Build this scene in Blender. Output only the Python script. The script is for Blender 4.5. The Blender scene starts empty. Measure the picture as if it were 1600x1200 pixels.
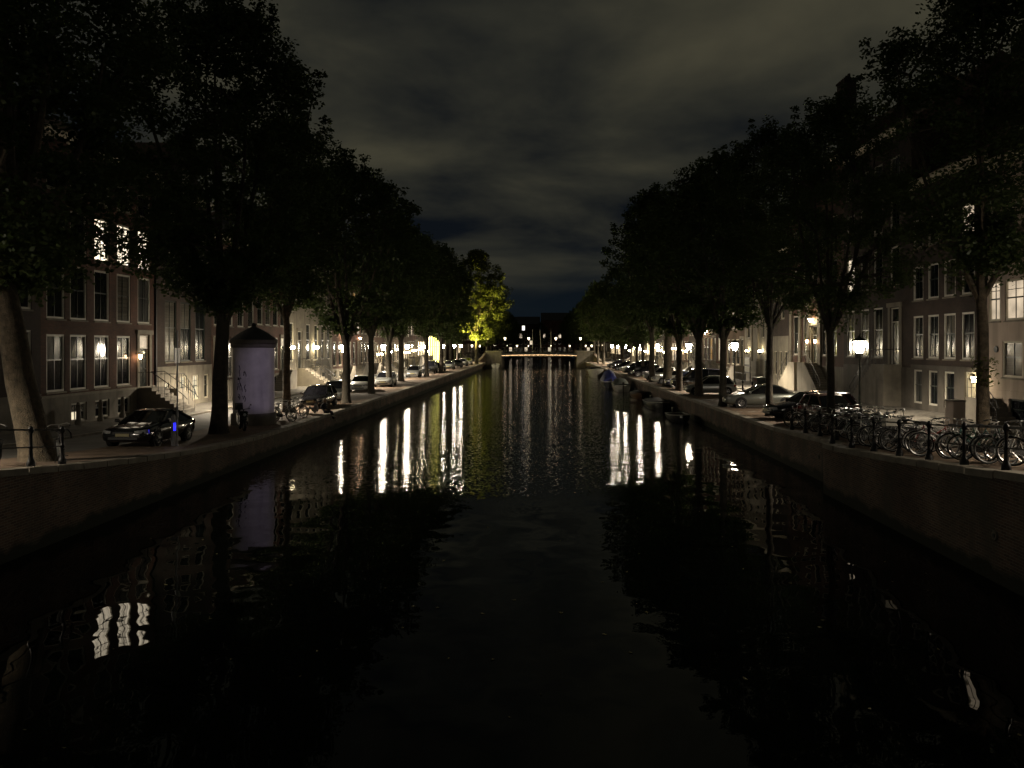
import bpy, math, random
import numpy as np
from mathutils import Vector, Matrix

R = math.radians
scene = bpy.context.scene
C = scene.collection
rng = random.Random(7)

# ---------------------------------------------------------------- camera
cam_data = bpy.data.cameras.new('camera')
cam = bpy.data.objects.new('camera', cam_data)
C.objects.link(cam)
cam.location = (0, 0, 5.3)                 # standing on the near canal bridge, water level is z = 0
cam.rotation_euler = (R(90), 0, 0)
cam_data.sensor_width = 36
cam_data.lens = 27.56
cam_data.shift_x = -45 / 1600
cam_data.shift_y = -59 / 1600
cam_data.clip_end = 6000
scene.camera = cam

# ---------------------------------------------------------------- night sky with city glow on broken cloud
world = bpy.data.worlds.new('World')
scene.world = world
world.use_nodes = True
wn = world.node_tree; wn.nodes.clear()
def WN(t, **kw):
    n = wn.nodes.new(t)
    for k, v in kw.items(): setattr(n, k, v)
    return n
wo = WN('ShaderNodeOutputWorld'); bg = WN('ShaderNodeBackground')
tc = WN('ShaderNodeTexCoord'); sep = WN('ShaderNodeSeparateXYZ')
wn.links.new(tc.outputs['Generated'], sep.inputs[0])
zc = WN('ShaderNodeMath', operation='MAXIMUM'); zc.inputs[1].default_value = 0.0
wn.links.new(sep.outputs[2], zc.inputs[0])
za = WN('ShaderNodeMath', operation='ADD'); za.inputs[1].default_value = 0.16
wn.links.new(zc.outputs[0], za.inputs[0])
dx = WN('ShaderNodeMath', operation='DIVIDE'); dy = WN('ShaderNodeMath', operation='DIVIDE')
wn.links.new(sep.outputs[0], dx.inputs[0]); wn.links.new(za.outputs[0], dx.inputs[1])
wn.links.new(sep.outputs[1], dy.inputs[0]); wn.links.new(za.outputs[0], dy.inputs[1])
cmb = WN('ShaderNodeCombineXYZ')
wn.links.new(dx.outputs[0], cmb.inputs[0]); wn.links.new(dy.outputs[0], cmb.inputs[1])
cmb.inputs[2].default_value = 3.7
mp = WN('ShaderNodeMapping'); mp.inputs['Scale'].default_value = (-0.85, 0.85, 1.0)
mp.inputs['Location'].default_value = (4.4, 0.42, 0.0)
wn.links.new(cmb.outputs[0], mp.inputs[0])
nz = WN('ShaderNodeTexNoise'); nz.inputs['Scale'].default_value = 1.25
nz.inputs['Detail'].default_value = 6.0; nz.inputs['Roughness'].default_value = 0.52
nz.inputs['Distortion'].default_value = 0.25
wn.links.new(mp.outputs[0], nz.inputs['Vector'])
cr = WN('ShaderNodeValToRGB')
cr.color_ramp.elements[0].position = 0.36; cr.color_ramp.elements[0].color = (0.0040, 0.0056, 0.0080, 1)
cr.color_ramp.elements[1].position = 0.67; cr.color_ramp.elements[1].color = (0.0560, 0.0515, 0.0330, 1)
e = cr.color_ramp.elements.new(0.50); e.color = (0.0235, 0.0235, 0.0180, 1)
wn.links.new(nz.outputs[0], cr.inputs[0])
# a clear, deeper night tone low over the roofs comes from the sky model at a very low sun
sky = WN('ShaderNodeTexSky', sky_type='NISHITA'); sky.sun_disc = False
sky.sun_elevation = R(-9); sky.sun_rotation = R(20)
skm = WN('ShaderNodeVectorMath', operation='SCALE'); skm.inputs['Scale'].default_value = 0.02
wn.links.new(sky.outputs[0], skm.inputs[0])
hz = WN('ShaderNodeMapRange'); hz.inputs['From Min'].default_value = 0.03; hz.inputs['From Max'].default_value = 0.15
hz.interpolation_type = 'SMOOTHSTEP'
wn.links.new(sep.outputs[2], hz.inputs[0])
mx = WN('ShaderNodeMix', data_type='RGBA'); 
wn.links.new(hz.outputs[0], mx.inputs[0])
mx.inputs[6].default_value = (0.0042, 0.0072, 0.0105, 1)
wn.links.new(cr.outputs[0], mx.inputs[7])
ad = WN('ShaderNodeVectorMath', operation='ADD')
wn.links.new(mx.outputs[2], ad.inputs[0]); wn.links.new(skm.outputs[0], ad.inputs[1])
wn.links.new(ad.outputs[0], bg.inputs[0]); bg.inputs[1].default_value = 1.0
wn.links.new(bg.outputs[0], wo.inputs[0])

scene.view_settings.view_transform = 'Standard'
scene.view_settings.look = 'None'
scene.view_settings.exposure = 0.0
scene.view_settings.gamma = 1.0
scene.view_settings.use_curve_mapping = False
cy = scene.cycles
cy.max_bounces = 3; cy.diffuse_bounces = 1; cy.glossy_bounces = 2; cy.transmission_bounces = 1
cy.transparent_max_bounces = 4
cy.caustics_reflective = False; cy.caustics_refractive = False
cy.sample_clamp_indirect = 2.0
cy.use_denoising = True
cy.use_adaptive_sampling = True; cy.adaptive_threshold = 0.03; cy.adaptive_min_samples = 16
try: cy.denoiser = 'OPENIMAGEDENOISE'
except Exception: pass

# ---------------------------------------------------------------- materials
MATS = {}
def material(name, col, rough=0.7, metal=0.0, var=0.25, scale=3.0, bump=0.0, coord='pos', emit=None, estr=0.0,
             col2=None, spec=0.5, coat=0.0, stain=None):
    if name in MATS: return MATS[name]
    m = bpy.data.materials.new(name); m.use_nodes = True
    nt = m.node_tree; b = nt.nodes['Principled BSDF']
    b.inputs['Roughness'].default_value = rough
    b.inputs['Metallic'].default_value = metal
    b.inputs['Specular IOR Level'].default_value = spec
    b.inputs['Coat Weight'].default_value = coat
    c1 = tuple(c * (1 - var) for c in col); c2 = col2 or tuple(min(1, c * (1 + var)) for c in col)
    if coord == 'pos':
        g = nt.nodes.new('ShaderNodeNewGeometry'); vec = g.outputs['Position']
    else:
        g = nt.nodes.new('ShaderNodeTexCoord'); vec = g.outputs['Object']
    n = nt.nodes.new('ShaderNodeTexNoise'); n.inputs['Scale'].default_value = scale
    n.inputs['Detail'].default_value = 4.0; n.inputs['Roughness'].default_value = 0.6
    nt.links.new(vec, n.inputs['Vector'])
    mr = nt.nodes.new('ShaderNodeMapRange'); mr.inputs['From Min'].default_value = 0.3; mr.inputs['From Max'].default_value = 0.7
    nt.links.new(n.outputs[0], mr.inputs[0])
    mix = nt.nodes.new('ShaderNodeMix'); mix.data_type = 'RGBA'
    mix.inputs[6].default_value = (*c1, 1); mix.inputs[7].default_value = (*c2, 1)
    nt.links.new(mr.outputs[0], mix.inputs[0])
    out = mix.outputs[2]
    if stain:                                   # vertical streaks of grime and lime
        mpn = nt.nodes.new('ShaderNodeMapping'); mpn.inputs['Scale'].default_value = (1.1, 1.1, 0.12)
        nt.links.new(vec, mpn.inputs[0])
        sn = nt.nodes.new('ShaderNodeTexNoise'); sn.inputs['Scale'].default_value = 1.3; sn.inputs['Detail'].default_value = 5
        nt.links.new(mpn.outputs[0], sn.inputs['Vector'])
        smr = nt.nodes.new('ShaderNodeMapRange'); smr.inputs['From Min'].default_value = 0.5; smr.inputs['From Max'].default_value = 0.72
        nt.links.new(sn.outputs[0], smr.inputs[0])
        sm = nt.nodes.new('ShaderNodeMix'); sm.data_type = 'RGBA'
        nt.links.new(smr.outputs[0], sm.inputs[0]); nt.links.new(out, sm.inputs[6]); sm.inputs[7].default_value = (*stain, 1)
        out = sm.outputs[2]
    nt.links.new(out, b.inputs['Base Color'])
    if bump:
        bp = nt.nodes.new('ShaderNodeBump'); bp.inputs['Strength'].default_value = bump; bp.inputs['Distance'].default_value = 0.06 if 'bark' in name else 0.02
        n2 = nt.nodes.new('ShaderNodeTexNoise'); n2.inputs['Scale'].default_value = scale * 6; n2.inputs['Detail'].default_value = 3
        nt.links.new(vec, n2.inputs['Vector']); nt.links.new(n2.outputs[0], bp.inputs['Height'])
        nt.links.new(bp.outputs[0], b.inputs['Normal'])
    if emit:
        b.inputs['Emission Color'].default_value = (*emit, 1)
        b.inputs['Emission Strength'].default_value = estr
    MATS[name] = m
    return m

def brick(name, c1, c2, mortar, axes='yz', bw=0.22, bh=0.068, rough=0.85, bump=0.5, stain=None, tide=False):
    if name in MATS: return MATS[name]
    m = bpy.data.materials.new(name); m.use_nodes = True
    nt = m.node_tree; b = nt.nodes['Principled BSDF']; b.inputs['Roughness'].default_value = rough
    b.inputs['Specular IOR Level'].default_value = 0.3
    g = nt.nodes.new('ShaderNodeNewGeometry'); s = nt.nodes.new('ShaderNodeSeparateXYZ'); cb = nt.nodes.new('ShaderNodeCombineXYZ')
    nt.links.new(g.outputs['Position'], s.inputs[0])
    ix = {'x': 0, 'y': 1, 'z': 2}
    nt.links.new(s.outputs[ix[axes[0]]], cb.inputs[0]); nt.links.new(s.outputs[ix[axes[1]]], cb.inputs[1])
    t = nt.nodes.new('ShaderNodeTexBrick'); t.inputs['Scale'].default_value = 1.0
    t.inputs['Brick Width'].default_value = bw; t.inputs['Row Height'].default_value = bh
    t.inputs['Mortar Size'].default_value = bh * 0.1; t.inputs['Bias'].default_value = -0.1
    t.inputs['Color1'].default_value = (*c1, 1); t.inputs['Color2'].default_value = (*c2, 1); t.inputs['Mortar'].default_value = (*mortar, 1)
    nt.links.new(cb.outputs[0], t.inputs['Vector'])
    n = nt.nodes.new('ShaderNodeTexNoise'); n.inputs['Scale'].default_value = 0.55; n.inputs['Detail'].default_value = 6
    nt.links.new(g.outputs['Position'], n.inputs['Vector'])
    mr = nt.nodes.new('ShaderNodeMapRange'); mr.inputs['From Min'].default_value = 0.3; mr.inputs['From Max'].default_value = 0.7
    mr.inputs['To Min'].default_value = 0.55; mr.inputs['To Max'].default_value = 1.25
    nt.links.new(n.outputs[0], mr.inputs[0])
    mul = nt.nodes.new('ShaderNodeVectorMath'); mul.operation = 'SCALE'
    nt.links.new(t.outputs['Color'], mul.inputs[0]); nt.links.new(mr.outputs[0], mul.inputs['Scale'])
    out = mul.outputs[0]
    if stain:
        mpn = nt.nodes.new('ShaderNodeMapping'); mpn.inputs['Scale'].default_value = (1.0, 1.0, 0.2)
        nt.links.new(g.outputs['Position'], mpn.inputs[0])
        sn = nt.nodes.new('ShaderNodeTexNoise'); sn.inputs['Scale'].default_value = 0.9; sn.inputs['Detail'].default_value = 6
        nt.links.new(mpn.outputs[0], sn.inputs['Vector'])
        smr = nt.nodes.new('ShaderNodeMapRange'); smr.inputs['From Min'].default_value = 0.48; smr.inputs['From Max'].default_value = 0.7
        nt.links.new(sn.outputs[0], smr.inputs[0])
        sm = nt.nodes.new('ShaderNodeMix'); sm.data_type = 'RGBA'
        nt.links.new(smr.outputs[0], sm.inputs[0]); nt.links.new(out, sm.inputs[6]); sm.inputs[7].default_value = (*stain, 1)
        out = sm.outputs[2]
    if tide:
        tn = nt.nodes.new('ShaderNodeTexNoise'); tn.inputs['Scale'].default_value = 1.6; tn.inputs['Detail'].default_value = 5
        nt.links.new(g.outputs['Position'], tn.inputs['Vector'])
        ta = nt.nodes.new('ShaderNodeMath'); ta.operation = 'MULTIPLY_ADD'; ta.inputs[1].default_value = -0.55
        nt.links.new(tn.outputs[0], ta.inputs[0]); nt.links.new(s.outputs[2], ta.inputs[2])
        tm_ = nt.nodes.new('ShaderNodeMapRange'); tm_.inputs['From Min'].default_value = -0.02; tm_.inputs['From Max'].default_value = 0.16
        nt.links.new(ta.outputs[0], tm_.inputs[0])
        tx = nt.nodes.new('ShaderNodeMix'); tx.data_type = 'RGBA'; tx.inputs[6].default_value = (0.018, 0.022, 0.012, 1)
        nt.links.new(tm_.outputs[0], tx.inputs[0]); nt.links.new(out, tx.inputs[7]); out = tx.outputs[2]
    nt.links.new(out, b.inputs['Base Color'])
    bp = nt.nodes.new('ShaderNodeBump'); bp.inputs['Strength'].default_value = bump; bp.inputs['Distance'].default_value = 0.01
    inv = nt.nodes.new('ShaderNodeMath'); inv.operation = 'SUBTRACT'; inv.inputs[0].default_value = 1.0
    nt.links.new(t.outputs['Fac'], inv.inputs[1]); nt.links.new(inv.outputs[0], bp.inputs['Height'])
    nt.links.new(bp.outputs[0], b.inputs['Normal'])
    MATS[name] = m
    return m

def lit(name, col, strength, scale=1.5, var=0.35, stretch=(1, 1, 1)):
    """lit room seen through a pane: uneven brightness of curtains and walls"""
    if name in MATS: return MATS[name]
    m = bpy.data.materials.new(name); m.use_nodes = True
    nt = m.node_tree; b = nt.nodes['Principled BSDF']
    b.inputs['Base Color'].default_value = (0.02, 0.02, 0.02, 1); b.inputs['Roughness'].default_value = 0.08
    g = nt.nodes.new('ShaderNodeNewGeometry'); mpn = nt.nodes.new('ShaderNodeMapping'); mpn.inputs['Scale'].default_value = stretch
    nt.links.new(g.outputs['Position'], mpn.inputs[0])
    n = nt.nodes.new('ShaderNodeTexNoise'); n.inputs['Scale'].default_value = scale; n.inputs['Detail'].default_value = 2
    nt.links.new(mpn.outputs[0], n.inputs['Vector'])
    mr = nt.nodes.new('ShaderNodeMapRange'); mr.inputs['From Min'].default_value = 0.3; mr.inputs['From Max'].default_value = 0.7
    mr.inputs['To Min'].default_value = strength * (1 - var); mr.inputs['To Max'].default_value = strength * (1 + var)
    nt.links.new(n.outputs[0], mr.inputs[0])
    b.inputs['Emission Color'].default_value = (*col, 1)
    nt.links.new(mr.outputs[0], b.inputs['Emission Strength'])
    MATS[name] = m
    return m

M = dict(
    stone=material('stone', (0.155, 0.138, 0.11), 0.85, var=0.25, scale=1.4, bump=0.3, stain=(0.08, 0.072, 0.058)),
    palestone=material('pale_stone', (0.215, 0.19, 0.145), 0.8, var=0.25, scale=1.2, bump=0.25, stain=(0.12, 0.106, 0.08)),
    darkstone=material('dark_stone', (0.085, 0.075, 0.062), 0.85, var=0.25, scale=1.4, bump=0.3, stain=(0.05, 0.045, 0.037)),
    coping=material('coping_stone', (0.22, 0.195, 0.155), 0.8, var=0.35, scale=1.6, bump=0.4),
    plaster=material('cream_plaster', (0.40, 0.32, 0.26), 0.85, var=0.12, scale=0.8, bump=0.1, stain=(0.28, 0.225, 0.18)),
    white=material('white_paint', (0.52, 0.49, 0.42), 0.55, var=0.10, scale=3.0),
    cream=material('cream_paint', (0.50, 0.45, 0.34), 0.6, var=0.10, scale=3.0),
    darkpaint=material('dark_green_paint', (0.012, 0.018, 0.015), 0.3, var=0.2, scale=4.0),
    iron=material('black_iron', (0.012, 0.012, 0.013), 0.45, metal=0.3, var=0.35, scale=12, bump=0.15, coord='obj'),
    lampgreen=material('lamp_iron', (0.020, 0.026, 0.024), 0.4, metal=0.3, var=0.3, scale=9, coord='obj'),
    slate=material('roof_slate', (0.035, 0.035, 0.04), 0.7, var=0.3, scale=2.0, bump=0.4),
    rooftile=material('roof_tile', (0.10, 0.055, 0.04), 0.8, var=0.3, scale=2.5, bump=0.5),
    glass=material('dark_window_glass', (0.010, 0.011, 0.013), 0.10, var=0.3, scale=0.8, spec=0.35),
    carglass=material('car_glass', (0.006, 0.006, 0.008), 0.05, var=0.2, scale=1.0, spec=0.7, coord='obj'),
    rubber=material('rubber', (0.012, 0.012, 0.012), 0.8, var=0.3, scale=8, coord='obj'),
    chrome=material('chrome', (0.66, 0.66, 0.66), 0.36, metal=1.0, var=0.1, scale=9, coord='obj'),
    alloy=material('alloy', (0.42, 0.42, 0.43), 0.35, metal=0.9, var=0.1, scale=9, coord='obj'),
    plastic=material('black_plastic', (0.015, 0.015, 0.016), 0.5, var=0.2, scale=9, coord='obj'),
    headlight=material('headlight_glass', (0.55, 0.55, 0.55), 0.10, metal=0.5, var=0.15, scale=12, coord='obj', coat=0.6),
    redlens=material('red_lens', (0.22, 0.006, 0.006), 0.15, var=0.2, scale=12, coord='obj', coat=0.5),
    plate=material('licence_plate', (0.34, 0.30, 0.16), 0.4, var=0.08, scale=14, coord='obj'),
    litbark=material('lit_bark', (0.105, 0.083, 0.056), 0.95, var=0.6, scale=5.5, bump=1.0, stain=(0.05, 0.046, 0.03)),  # same bark lightened for the lamplit trunks, lamplight put into the colour
    bark=material('bark', (0.058, 0.048, 0.036), 0.95, var=0.5, scale=3.5, bump=1.0, stain=(0.075, 0.07, 0.05)),  # darker copy for the silhouetted trunks, shade put into the colour
    door=material('door_paint', (0.010, 0.014, 0.012), 0.25, var=0.2, scale=3.0, coat=0.3),
    marking=material('road_marking', (0.55, 0.54, 0.50), 0.7, var=0.35, scale=5.0),
    asphalt=material('asphalt', (0.075, 0.07, 0.062), 0.85, var=0.35, scale=1.2, bump=0.3),
    earth=material('ground_earth', (0.06, 0.055, 0.045), 0.95, var=0.3, scale=0.4),
)
M['clinker'] = brick('street_clinker', (0.24, 0.165, 0.11), (0.17, 0.12, 0.088), (0.09, 0.08, 0.065), axes='xy', bw=0.21, bh=0.105, bump=0.3)
M['paving'] = brick('pavement_slab', (0.18, 0.165, 0.14), (0.13, 0.12, 0.105), (0.07, 0.065, 0.055), axes='yx', bw=0.3, bh=0.3, bump=0.25)
M['quaybrick'] = brick('quay_brick', (0.16, 0.10, 0.07), (0.08, 0.056, 0.044), (0.22, 0.20, 0.165), stain=(0.075, 0.075, 0.058), tide=True)
def curtained(name, c1, c2, freq):
    """pane with a drawn curtain or blind close behind the glass"""
    m = bpy.data.materials.new(name); m.use_nodes = True
    nt = m.node_tree; b = nt.nodes['Principled BSDF']; b.inputs['Roughness'].default_value = 0.14; b.inputs['Specular IOR Level'].default_value = 0.4
    g = nt.nodes.new('ShaderNodeNewGeometry'); mpn = nt.nodes.new('ShaderNodeMapping'); mpn.inputs['Scale'].default_value = freq
    nt.links.new(g.outputs['Position'], mpn.inputs[0])
    n = nt.nodes.new('ShaderNodeTexNoise'); n.inputs['Scale'].default_value = 1.0; n.inputs['Detail'].default_value = 3
    nt.links.new(mpn.outputs[0], n.inputs['Vector'])
    mr = nt.nodes.new('ShaderNodeMapRange'); mr.inputs['From Min'].default_value = 0.35; mr.inputs['From Max'].default_value = 0.65
    nt.links.new(n.outputs[0], mr.inputs[0])
    x = nt.nodes.new('ShaderNodeMix'); x.data_type = 'RGBA'; x.inputs[6].default_value = (*c1, 1); x.inputs[7].default_value = (*c2, 1)
    nt.links.new(mr.outputs[0], x.inputs[0]); nt.links.new(x.outputs[2], b.inputs['Base Color'])
    MATS[name] = m; return m
CURT = [curtained('curtain_pane', (.02, .018, .016), (.13, .12, .10), (3, 7, .35)), curtained('blind_pane', (.06, .055, .045), (.11, .10, .085), (.3, .3, 14)),
        curtained('net_pane', (.03, .03, .03), (.08, .08, .075), (2, 11, .2))]
wr_ = random.Random(99)
BRICKS = [
    brick('brick_brown', (0.115, 0.052, 0.035), (0.078, 0.038, 0.028), (0.085, 0.075, 0.062)),
    brick('brick_dark', (0.055, 0.035, 0.027), (0.038, 0.026, 0.022), (0.05, 0.045, 0.038)),
    brick('brick_red', (0.13, 0.052, 0.034), (0.09, 0.040, 0.028), (0.11, 0.095, 0.08)),
    brick('brick_ochre', (0.12, 0.075, 0.045), (0.085, 0.055, 0.036), (0.09, 0.08, 0.065)),
]
LIT = dict(
    warm=lit('lit_room_warm', (1.0, 0.83, 0.60), 0.8, 1.8, 0.45),
    bright=lit('lit_room_bright', (1.0, 0.85, 0.62), 1.9, 1.6, 0.5, stretch=(1, 4, 0.5)),
    cream=lit('lit_room_cream', (1.0, 0.80, 0.56), 0.62, 1.1, 0.30),
    cellar=lit('lit_room_cellar', (1.0, 0.86, 0.58), 0.95, 1.4, 0.35),
    shop=lit('lit_shop', (1.0, 0.80, 0.50), 4.0, 0.8, 0.5),
    lime=lit('lit_lime_hall', (0.95, 0.88, 0.20), 5.0, 0.8, 0.4, stretch=(1, 3, 0.3)),
    amber=lit('lit_room_amber', (1.0, 0.55, 0.18), 0.35, 1.4, 0.3),
)
def glow(name, col, strength):
    """lantern pane: clear glass with a glowing diffuser"""
    m = bpy.data.materials.new(name); m.use_nodes = True
    nt = m.node_tree; nt.nodes.clear(); o = nt.nodes.new('ShaderNodeOutputMaterial')
    e_ = nt.nodes.new('ShaderNodeEmission'); e_.inputs[0].default_value = (*col, 1); e_.inputs[1].default_value = strength
    t_ = nt.nodes.new('ShaderNodeBsdfTransparent'); x_ = nt.nodes.new('ShaderNodeMixShader'); x_.inputs[0].default_value = 0.5
    nt.links.new(t_.outputs[0], x_.inputs[1]); nt.links.new(e_.outputs[0], x_.inputs[2]); nt.links.new(x_.outputs[0], o.inputs[0])
    MATS[name] = m; return m
LANTERN = glow('lantern_glass', (1.0, 0.89, 0.72), 140)
SCONCE = material('sconce_glass', (0.8, 0.8, 0.8), 0.3, emit=(1.0, 0.82, 0.48), estr=140)
REDLAMP = material('amber_lamp_glass', (0.8, 0.5, 0.4), 0.3, emit=(1.0, 0.62, 0.34), estr=45)
BULB = material('string_bulb', (0.8, 0.8, 0.8), 0.3, emit=(1.0, 0.60, 0.30), estr=12)
BLUELED = material('blue_led', (0.1, 0.1, 0.5), 0.3, emit=(0.012, 0.012, 1.0), estr=5)
FARLAMP = glow('far_lantern_glass', (1.0, 0.87, 0.66), 370)
DISTANT = glow('distant_lantern_glass', (1.0, 0.82, 0.56), 12)

def leaf_material(name, col):
    m = bpy.data.materials.new(name); m.use_nodes = True
    nt = m.node_tree; nt.nodes.clear()
    o = nt.nodes.new('ShaderNodeOutputMaterial'); d = nt.nodes.new('ShaderNodeBsdfDiffuse'); t = nt.nodes.new('ShaderNodeBsdfTranslucent')
    g = nt.nodes.new('ShaderNodeBsdfGlossy'); g.inputs['Roughness'].default_value = 0.45; g.inputs['Color'].default_value = (0.5, 0.5, 0.5, 1)
    geo = nt.nodes.new('ShaderNodeNewGeometry'); n = nt.nodes.new('ShaderNodeTexNoise'); n.inputs['Scale'].default_value = 1.7
    nt.links.new(geo.outputs['Position'], n.inputs['Vector'])
    mix = nt.nodes.new('ShaderNodeMix'); mix.data_type = 'RGBA'
    mix.inputs[6].default_value = (col[0] * .6, col[1] * .65, col[2] * .6, 1); mix.inputs[7].default_value = (col[0] * 1.5, col[1] * 1.35, col[2] * 1.2, 1)
    nt.links.new(n.outputs[0], mix.inputs[0])
    nt.links.new(mix.outputs[2], d.inputs[0]); nt.links.new(mix.outputs[2], t.inputs[0])
    a = nt.nodes.new('ShaderNodeMixShader'); a.inputs[0].default_value = 0.4
    nt.links.new(d.outputs[0], a.inputs[1]); nt.links.new(t.outputs[0], a.inputs[2])
    b = nt.nodes.new('ShaderNodeMixShader'); b.inputs[0].default_value = 0.04
    nt.links.new(a.outputs[0], b.inputs[1]); nt.links.new(g.outputs[0], b.inputs[2])
    nt.links.new(b.outputs[0], o.inputs[0])
    return m
LEAF = leaf_material('elm_leaf', (0.055, 0.085, 0.028))
LEAF2 = leaf_material('elm_leaf_light', (0.085, 0.11, 0.026))

def water_material():
    m = bpy.data.materials.new('canal_water'); m.use_nodes = True
    nt = m.node_tree; b = nt.nodes['Principled BSDF']; L = nt.links.new
    b.inputs['Base Color'].default_value = (0.0035, 0.0048, 0.0038, 1)
    b.inputs['IOR'].default_value = 1.333; b.inputs['Specular IOR Level'].default_value = 0.26
    g = nt.nodes.new('ShaderNodeNewGeometry'); s = nt.nodes.new('ShaderNodeSeparateXYZ'); L(g.outputs['Position'], s.inputs[0])
    def math(op, a=None, bb=None):
        n = nt.nodes.new('ShaderNodeMath'); n.operation = op
        for i, v in enumerate((a, bb)):
            if v is None: continue
            if isinstance(v, (int, float)): n.inputs[i].default_value = v
            else: L(v, n.inputs[i])
        return n.outputs[0]
    # the near water lies calm in the lee of the bridge and of the right quay; beyond a curved front the breeze ruffles it
    wob = nt.nodes.new('ShaderNodeTexNoise'); wob.inputs['Scale'].default_value = 0.35; wob.inputs['Detail'].default_value = 3
    L(g.outputs['Position'], wob.inputs['Vector'])
    xr = math('MAXIMUM', s.outputs[0], 0.0); xr2 = math('MULTIPLY', xr, xr)
    xl = math('MINIMUM', s.outputs[0], 0.0); xl2 = math('MULTIPLY', xl, xl)
    front = math('ADD', math('ADD', math('MULTIPLY', xr2, 0.22), math('MULTIPLY', xl2, 0.03)), 25.5)
    front = math('ADD', front, math('MULTIPLY', math('SUBTRACT', wob.outputs[0], 0.5), 5.0))
    d = math('SUBTRACT', s.outputs[1], front)
    mr = nt.nodes.new('ShaderNodeMapRange'); mr.interpolation_type = 'SMOOTHSTEP'
    mr.inputs['From Min'].default_value = -1.0; mr.inputs['From Max'].default_value = 4.0
    L(d, mr.inputs[0])
    mask = mr.outputs[0]
    def slope(scale, detail, amp, stretch):
        mp_ = nt.nodes.new('ShaderNodeMapping'); mp_.inputs['Scale'].default_value = stretch
        L(g.outputs['Position'], mp_.inputs[0])
        n = nt.nodes.new('ShaderNodeTexNoise'); n.inputs['Scale'].default_value = scale; n.inputs['Detail'].default_value = detail
        L(mp_.outputs[0], n.inputs['Vector'])
        sub = nt.nodes.new('ShaderNodeVectorMath'); sub.operation = 'SUBTRACT'; sub.inputs[1].default_value = (0.5, 0.5, 0.5)
        L(n.outputs['Color'], sub.inputs[0])
        sc = nt.nodes.new('ShaderNodeVectorMath'); sc.operation = 'SCALE'
        L(sub.outputs[0], sc.inputs[0])
        if isinstance(amp, (int, float)): sc.inputs['Scale'].default_value = amp
        else: L(amp, sc.inputs['Scale'])
        return sc.outputs[0]
    fine = slope(9.0, 2.0, math('MULTIPLY', mask, 0.52), (1.3, 1.0, 1.0))
    calm = slope(0.95, 1.0, math('ADD', math('MULTIPLY', mask, -0.085), 0.10), (1.0, 1.0, 1.0))
    ripple = slope(3.0, 1.0, 0.016, (1.0, 1.0, 1.0))
    a1 = nt.nodes.new('ShaderNodeVectorMath'); a1.operation = 'ADD'; L(fine, a1.inputs[0]); L(calm, a1.inputs[1])
    a2 = nt.nodes.new('ShaderNodeVectorMath'); a2.operation = 'ADD'; L(a1.outputs[0], a2.inputs[0]); L(ripple, a2.inputs[1])
    mu = nt.nodes.new('ShaderNodeVectorMath'); mu.operation = 'MULTIPLY'; mu.inputs[1].default_value = (0.30, 1.0, 0.0); L(a2.outputs[0], mu.inputs[0])
    a3 = nt.nodes.new('ShaderNodeVectorMath'); a3.operation = 'ADD'; a3.inputs[1].default_value = (0, 0, 1); L(mu.outputs[0], a3.inputs[0])
    no = nt.nodes.new('ShaderNodeVectorMath'); no.operation = 'NORMALIZE'; L(a3.outputs[0], no.inputs[0])
    L(no.outputs[0], b.inputs['Normal'])
    rr = math('ADD', math('MULTIPLY', mask, 0.045), 0.012)
    L(rr, b.inputs['Roughness'])
    return m
M['water'] = water_material()

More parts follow.
